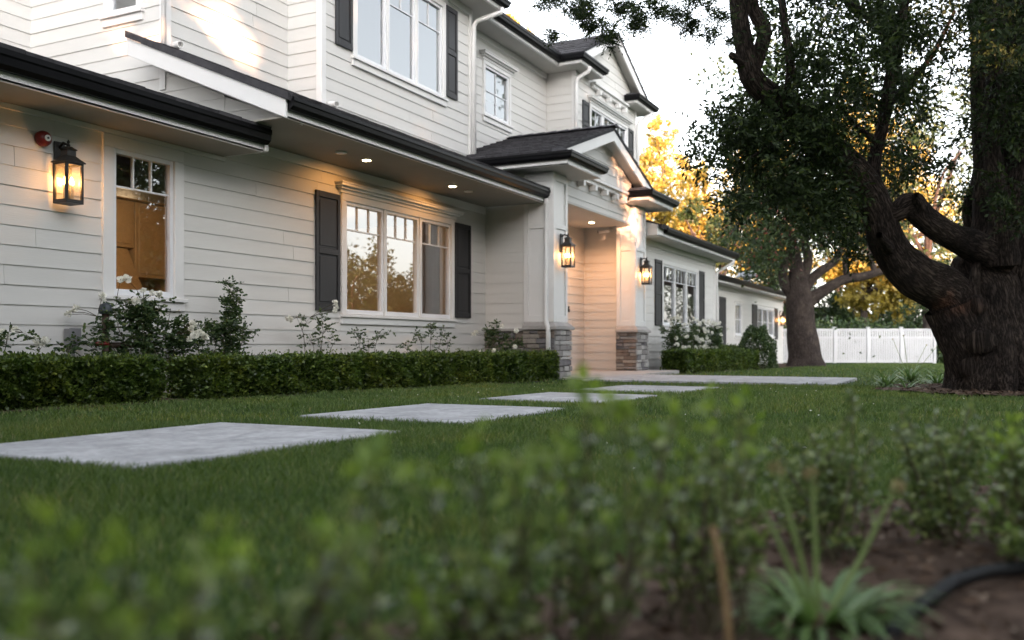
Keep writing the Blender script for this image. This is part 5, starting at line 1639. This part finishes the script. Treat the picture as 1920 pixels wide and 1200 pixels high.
plain('strap_stalk', (.14,.20,.06), .6)
plain('seed_head', (.30,.24,.12), .8)
def gp(u, v):
    a, b = (u - 960) / 1720.0, (645 - v) / 1720.0
    dx, dy = CT + a * ST, ST - a * CT
    d = (.0085 * 14.5 - CAMZ) / (b + .0085 * dx)
    return (d * dx, d * dy, g(d * dx))
TG = 'strappy plants under the big tree'
for i, (u, v_, n, L, lab) in enumerate([(1662, 728, 46, .42, 'strappy green plant at the front left of the mulch ring'), (1705, 716, 60, .5, 'largest strappy clump at the back left of the mulch ring'), (1700, 732, 30, .32, 'small strappy tuft in the middle of the mulch ring edge'), (1758, 724, 46, .38, 'strappy clump beside the root of the big trunk')]):
    tips = []
    if i == 1: tips = [(tuple(Vector(gp(u, v_)) + Vector((dx, dy, h))), (0, 0, .02)) for dx, dy, h in ((-.1, .25, .72), (.15, .1, .78), (.3, -.25, .62), (0, -.5, .7))]
    strap_plant(gp(u, v_), n, L, .028, lab, 300 + i, TG, tips)
for i, (u, v_, h, lab) in enumerate([(1790, 712, .5, 'light green seedling growing from the left root'), (1835, 725, .35, 'small leafy seedling in front of the trunk'), (1890, 730, .35, 'small leafy seedling at the right of the trunk foot')]):
    p = gp(u, v_); rng = np.random.default_rng(330 + i)
    t = thing('seedling', p, lab, 'seedling', 'seedlings at the foot of the big tree')
    mb = MB(); parts = []
    for k in range(5):
        e = Vector(p) + Vector((rng.normal(0, .12), rng.normal(0, .12), h * rng.uniform(.6, 1)))
        mb.tube([p, Vector(p).lerp(e, .5) + Vector((0, 0, .03)), e], .004, 5)
        bs = np.array([Vector(p).lerp(e, float(a)) for a in rng.uniform(.3, 1, 14)])
        parts.append(leaf_quads(bs, rng.normal(size=(14, 3)) * np.array([1, 1, .4]), .075, .035, .2, rng))
    mb.build('stem', STEM, t)
    v, f = join_np(parts); np_mesh('leaves', v, f, LEAF_MID, t)

# ------------------------------------------------------------------ lawn grass
def keep_grass(x, y):
    k = ~(y + 0.40 * x < 1.50 + 0.10 * np.sin(x * 3.1))
    for x0, x1, _ in slabs:
        e = .012 + .022 * np.sin(x * 17 + y * 13) + .02 * np.sin(x * 41 - y * 29)
        k &= ~((x > x0 + e) & (x < x1 - e) & (y > SLAB_Y[0] + e) & (y < SLAB_Y[1] - e))
        k &= ~((x > x0 - .01) & (x < x1 + .01) & (y > SLAB_Y[1] - .02) & (y < SLAB_Y[1] + .05))     # worn strip along the back edge
    k &= ~((x > 13.95) & (x < 16.7) & (y > 1.75) & (y < 6))
    k &= ~((x > 14.3) & (x < 19.6) & (y > 5.65))
    k &= ~((x < 14.3) & (y > 6.70 - 0.053 * (x - 4.5)))
    k &= ~((x > 19.6) & (y > 5.58 - .055 * (x - 19.6)))
    k &= ~in_tree_bed(x, y)
    return k
def grass(n, d0, d1, h, w, name, label):
    d = np.sqrt(RNG.uniform(d0 * d0, d1 * d1, n))
    a = RNG.uniform(-.66, .66, n)
    x, y = d * (CT + a * ST), d * (ST - a * CT)
    k = keep_grass(x, y) & (y < 9)
    x, y = x[k], y[k]; n = len(x)
    z = .0085 * (14.5 - x)
    hh = h * RNG.uniform(.55, 1.25, n) * (1 + .18 * np.sin(x * 2.3 + y * 1.1) + .15 * np.sin(x * 5.7 - y * 4.1))
    th = RNG.uniform(0, 6.283, n); ln = RNG.uniform(.1, .75, n)
    ax = np.stack([np.cos(th) * ln, np.sin(th) * ln, np.ones(n)], 1)
    b = np.stack([x, y, z - .003], 1)
    ph = RNG.uniform(0, 6.283, n)
    sd = np.stack([np.cos(ph), np.sin(ph), np.zeros(n)], 1) * (w * RNG.uniform(.7, 1.3, n))[:, None] * .5
    mid = b + ax * hh[:, None] * .55
    tip = b + ax * hh[:, None] * np.array([1.25, 1.25, .95])
    V = np.empty((n, 5, 3)); V[:, 0] = b - sd; V[:, 1] = b + sd; V[:, 2] = mid + sd * .8; V[:, 3] = mid - sd * .8; V[:, 4] = tip
    i = np.arange(n)[:, None] * 5
    F = np.concatenate([i + np.array([[0, 1, 2, 3]]), i + np.array([[3, 2, 4, 4]])])
    F = i + np.array([[0, 1, 2, 3]]); T = i + np.array([[3, 2, 4]])
    me = bpy.data.meshes.new(name)
    me.vertices.add(n * 5); me.vertices.foreach_set('co', V.astype(np.float32).ravel())
    me.loops.add(n * 7); me.loops.foreach_set('vertex_index', np.concatenate([F.ravel(), T.ravel()]).astype(np.int32))
    me.polygons.add(n * 2)
    me.polygons.foreach_set('loop_start', np.concatenate([np.arange(n) * 4, n * 4 + np.arange(n) * 3]).astype(np.int32))
    me.materials.append(GRASS); me.update(calc_edges=True)
    o = bpy.data.objects.new(name, me); COL.objects.link(o)
    return tag(o, label, 'grass', None, 'stuff')
grass(170000, 1.2, 6.0, .037, .0034, 'near_grass', 'short green lawn grass around the nearest stepping stones')
grass(150000, 6.0, 13.0, .041, .0065, 'lawn_grass', 'short green lawn grass between the hedge and the stepping stones')
grass(90000, 13.0, 40.0, .05, .016, 'far_grass', 'lawn grass beyond the path up to the white fence')

# fallen white petals and small leaves on the lawn
n = 60
P = []
while len(P) < n:
    d = math.sqrt(random.uniform(9, 144)); a = random.uniform(-.2, .56)
    x, y = d * (CT + a * ST), d * (ST - a * CT)
    if keep_grass(np.array([x]), np.array([y]))[0] and y < 6: P.append((x, y, g(x) + .038))
v, f = leaf_quads(np.array(P), RNG.normal(size=(n, 3)) * np.array([1, 1, .25]), .022 * RNG.uniform(.5, 1.2, n), .010, .1)
tag(np_mesh('fallen_petals', v, f, PETAL), 'pale petals and leaf bits strewn on the grass', 'petals', None, 'stuff')

# ------------------------------------------------------------------ foreground shrubs
FG = 'low leafy shrubs in the near planting bed'
def shrub(u, d, shoots, nleaf, label, seed, tip=True, leaf=.020, mat=LEAF_FG):
    """shoots: (u, v, d) tips of its upright twigs"""
    rng = np.random.default_rng(seed)
    p0 = at(u, 645, d); X, Y = p0.x, p0.y; Z = g(X) + .01
    t = thing('leafy_shrub', (X, Y, Z), label, 'shrub', FG)
    bright = shoots[-5:]
    mb = MB(); parts, tips = [], []
    for (uu, vv, dd) in shoots:
        if vv > 870 and rng.random() < .46: continue
        e = at(uu, vv, dd)
        b = Vector((X + rng.normal(0, .04), Y + rng.normal(0, .04), Z))
        m_ = b.lerp(e, .5) + Vector((rng.normal(0, .015), rng.normal(0, .015), .01))
        pts = [b, m_, e]
        mb.tube(pts, [.004, .003, .0016], 5)
        k = int(nleaf * .62 * rng.uniform(.7, 1.2))
        q = .24 + .76 * rng.random(k) ** .8
        P = np.array([(b.lerp(m_, float(2 * a)) if a < .5 else m_.lerp(e, float(2 * a - 1))) for a in q])
        out = rng.normal(size=(k, 3)); out[:, 2] = out[:, 2] * .5 + .35
        out = unit(out)
        tw = rng.random((k, 1)) * .045 * (1.25 - q[:, None])
        parts.append(leaf_ovals(P + out * tw, out + rng.normal(0, .3, (k, 3)), leaf * rng.uniform(.6, 1.3, k), leaf * .62, .12, rng))
        if tip:
            big = (uu, vv, dd) in bright
            m2 = 10 if big else 4
            ls = leaf * (1.25 if big else 1.0)
            o2 = rng.normal(size=(m2, 3)) * .55; o2[:, 2] += .8
            tips.append(leaf_ovals(np.repeat(np.array(e)[None], m2, 0) + rng.normal(0, .006 * (2 if big else 1), (m2, 3)), o2, ls * 1.05, ls * .62, .12, rng))
    mb.build('stem', STEM, t)
    v, f = join_np(parts); np_mesh('leaves', v, f, mat, t)
    if tips:
        v, f = join_np(tips); np_mesh('young_leaves', v, f, LEAF_TIP, t)
    return t
def shoots(u0, u1, v0, v1, d0, d1, n, seed, extra=()):
    r_ = random.Random(seed)
    return [(r_.uniform(u0, u1), r_.uniform(v0, v1), r_.uniform(d0, d1)) for _ in range(n)] + list(extra)
shrub(170, .80, shoots(-20, 420, 1090, 1230, .72, .92, 20, 1, [(90, 1010, .78), (150, 1030, .80), (240, 1060, .8), (400, 1040, .85), (300, 1090, .75)]), 60, 'low shrub with bright blurred tips in the near left corner', 401)
shrub(620, .95, shoots(450, 820, 965, 1190, .85, 1.1, 25, 2, [(705, 880, .98), (690, 900, 1.0), (590, 960, .95)]), 70, 'blurred shrub left of the middle, nearest the lower edge', 402)
shrub(900, 1.12, shoots(760, 1050, 940, 1150, 1.02, 1.25, 26, 3, [(885, 850, 1.1), (1020, 860, 1.12), (960, 890, 1.1), (800, 920, 1.05)]), 72, 'blurred shrub with a pale star of leaves in the middle', 403)
shrub(1120, 1.28, shoots(1010, 1260, 880, 1110, 1.18, 1.4, 26, 4, [(1098, 740, 1.26), (1125, 790, 1.28), (1170, 775, 1.3), (1060, 860, 1.25), (1268, 780, 1.35)]), 70, 'shrub with the tallest bright shoot before the stepping stones', 404)
shrub(1330, 1.55, shoots(1220, 1430, 810, 1030, 1.42, 1.7, 28, 5, [(1340, 770, 1.55), (1390, 760, 1.6), (1230, 830, 1.45)]), 66, 'shrub behind the tan stalk right of the middle', 405)
shrub(1545, 2.1, shoots(1440, 1650, 830, 1020, 1.95, 2.3, 26, 6, [(1600, 735, 2.1), (1592, 780, 2.1), (1510, 800, 2.1), (1450, 830, 2.1), (1640, 810, 2.1)]), 125, 'dark shrub behind the strappy plant', 406, False)
shrub(1760, 2.25, shoots(1670, 1860, 790, 1000, 2.1, 2.45, 30, 7, [(1705, 790, 2.25), (1755, 775, 2.25), (1820, 765, 2.3), (1690, 770, 2.3), (1850, 800, 2.3)]), 140, 'dark dense shrub with glossy leaves left of the right edge', 407, False)
shrub(1930, 2.0, shoots(1850, 2040, 830, 1030, 1.85, 2.2, 26, 8, [(1895, 850, 2.0), (1910, 860, 2.0), (1880, 870, 2.0), (1900, 800, 2.1), (1860, 830, 2.1)]), 130, 'shrub with yellowish tips cut off by the right edge', 408)
shrub(-120, .85, shoots(-320, 40, 1040, 1200, .75, .95, 14, 9), 60, 'low shrub just outside the left edge', 409)

p = gp(1535, 1185)
P3 = lambda u, v, d: tuple(at(u, v, d))
strap_plant(p, 170, .20, .015, 'strappy green clump on the soil in the near right', 420, None,
            [(P3(1452, 868, 1.62), (-.01, 0, .02)), (P3(1395, 885, 1.66), (-.02, 0, .02)), (P3(1522, 880, 1.60), (0, 0, .02)), (P3(1684, 905, 1.58), (.02, 0, -.01))], tilt=(.15, .85))
t = thing('dry_stalk', gp(1372, 1285), 'tan dry stalk leaning upright in the soil left of the strappy clump', 'stalk')
mb = MB(); mb.tube([gp(1372, 1285), P3(1364, 1150, 1.35), P3(1352, 1050, 1.36), P3(1335, 985, 1.37)], [.006, .006, .006, .0045], 8); mb.build('stalk', STAKE, t, smooth=True)
mb = MB(); mb.tube([P3(1352, 1050, 1.36), P3(1340, 1046, 1.35)], .004, 6); mb.build('side_twig', STAKE, t)
mb = MB()
mb.tube([Vector(gp(1640, 1260)) + Vector((0, 0, .015)), Vector(gp(1690, 1195)) + Vector((0, 0, .03)), P3(1735, 1130, 1.66), P3(1790, 1090, 1.74), P3(1850, 1072, 1.82), P3(1920, 1065, 1.92), P3(2020, 1075, 2.0), P3(2200, 1150, 2.1)], .0145, 12)
tag(mb.build('hose', BLACKR, smooth=True, loc=gp(1790, 1150)), 'black irrigation hose arching over the soil in the near right corner', 'hose')
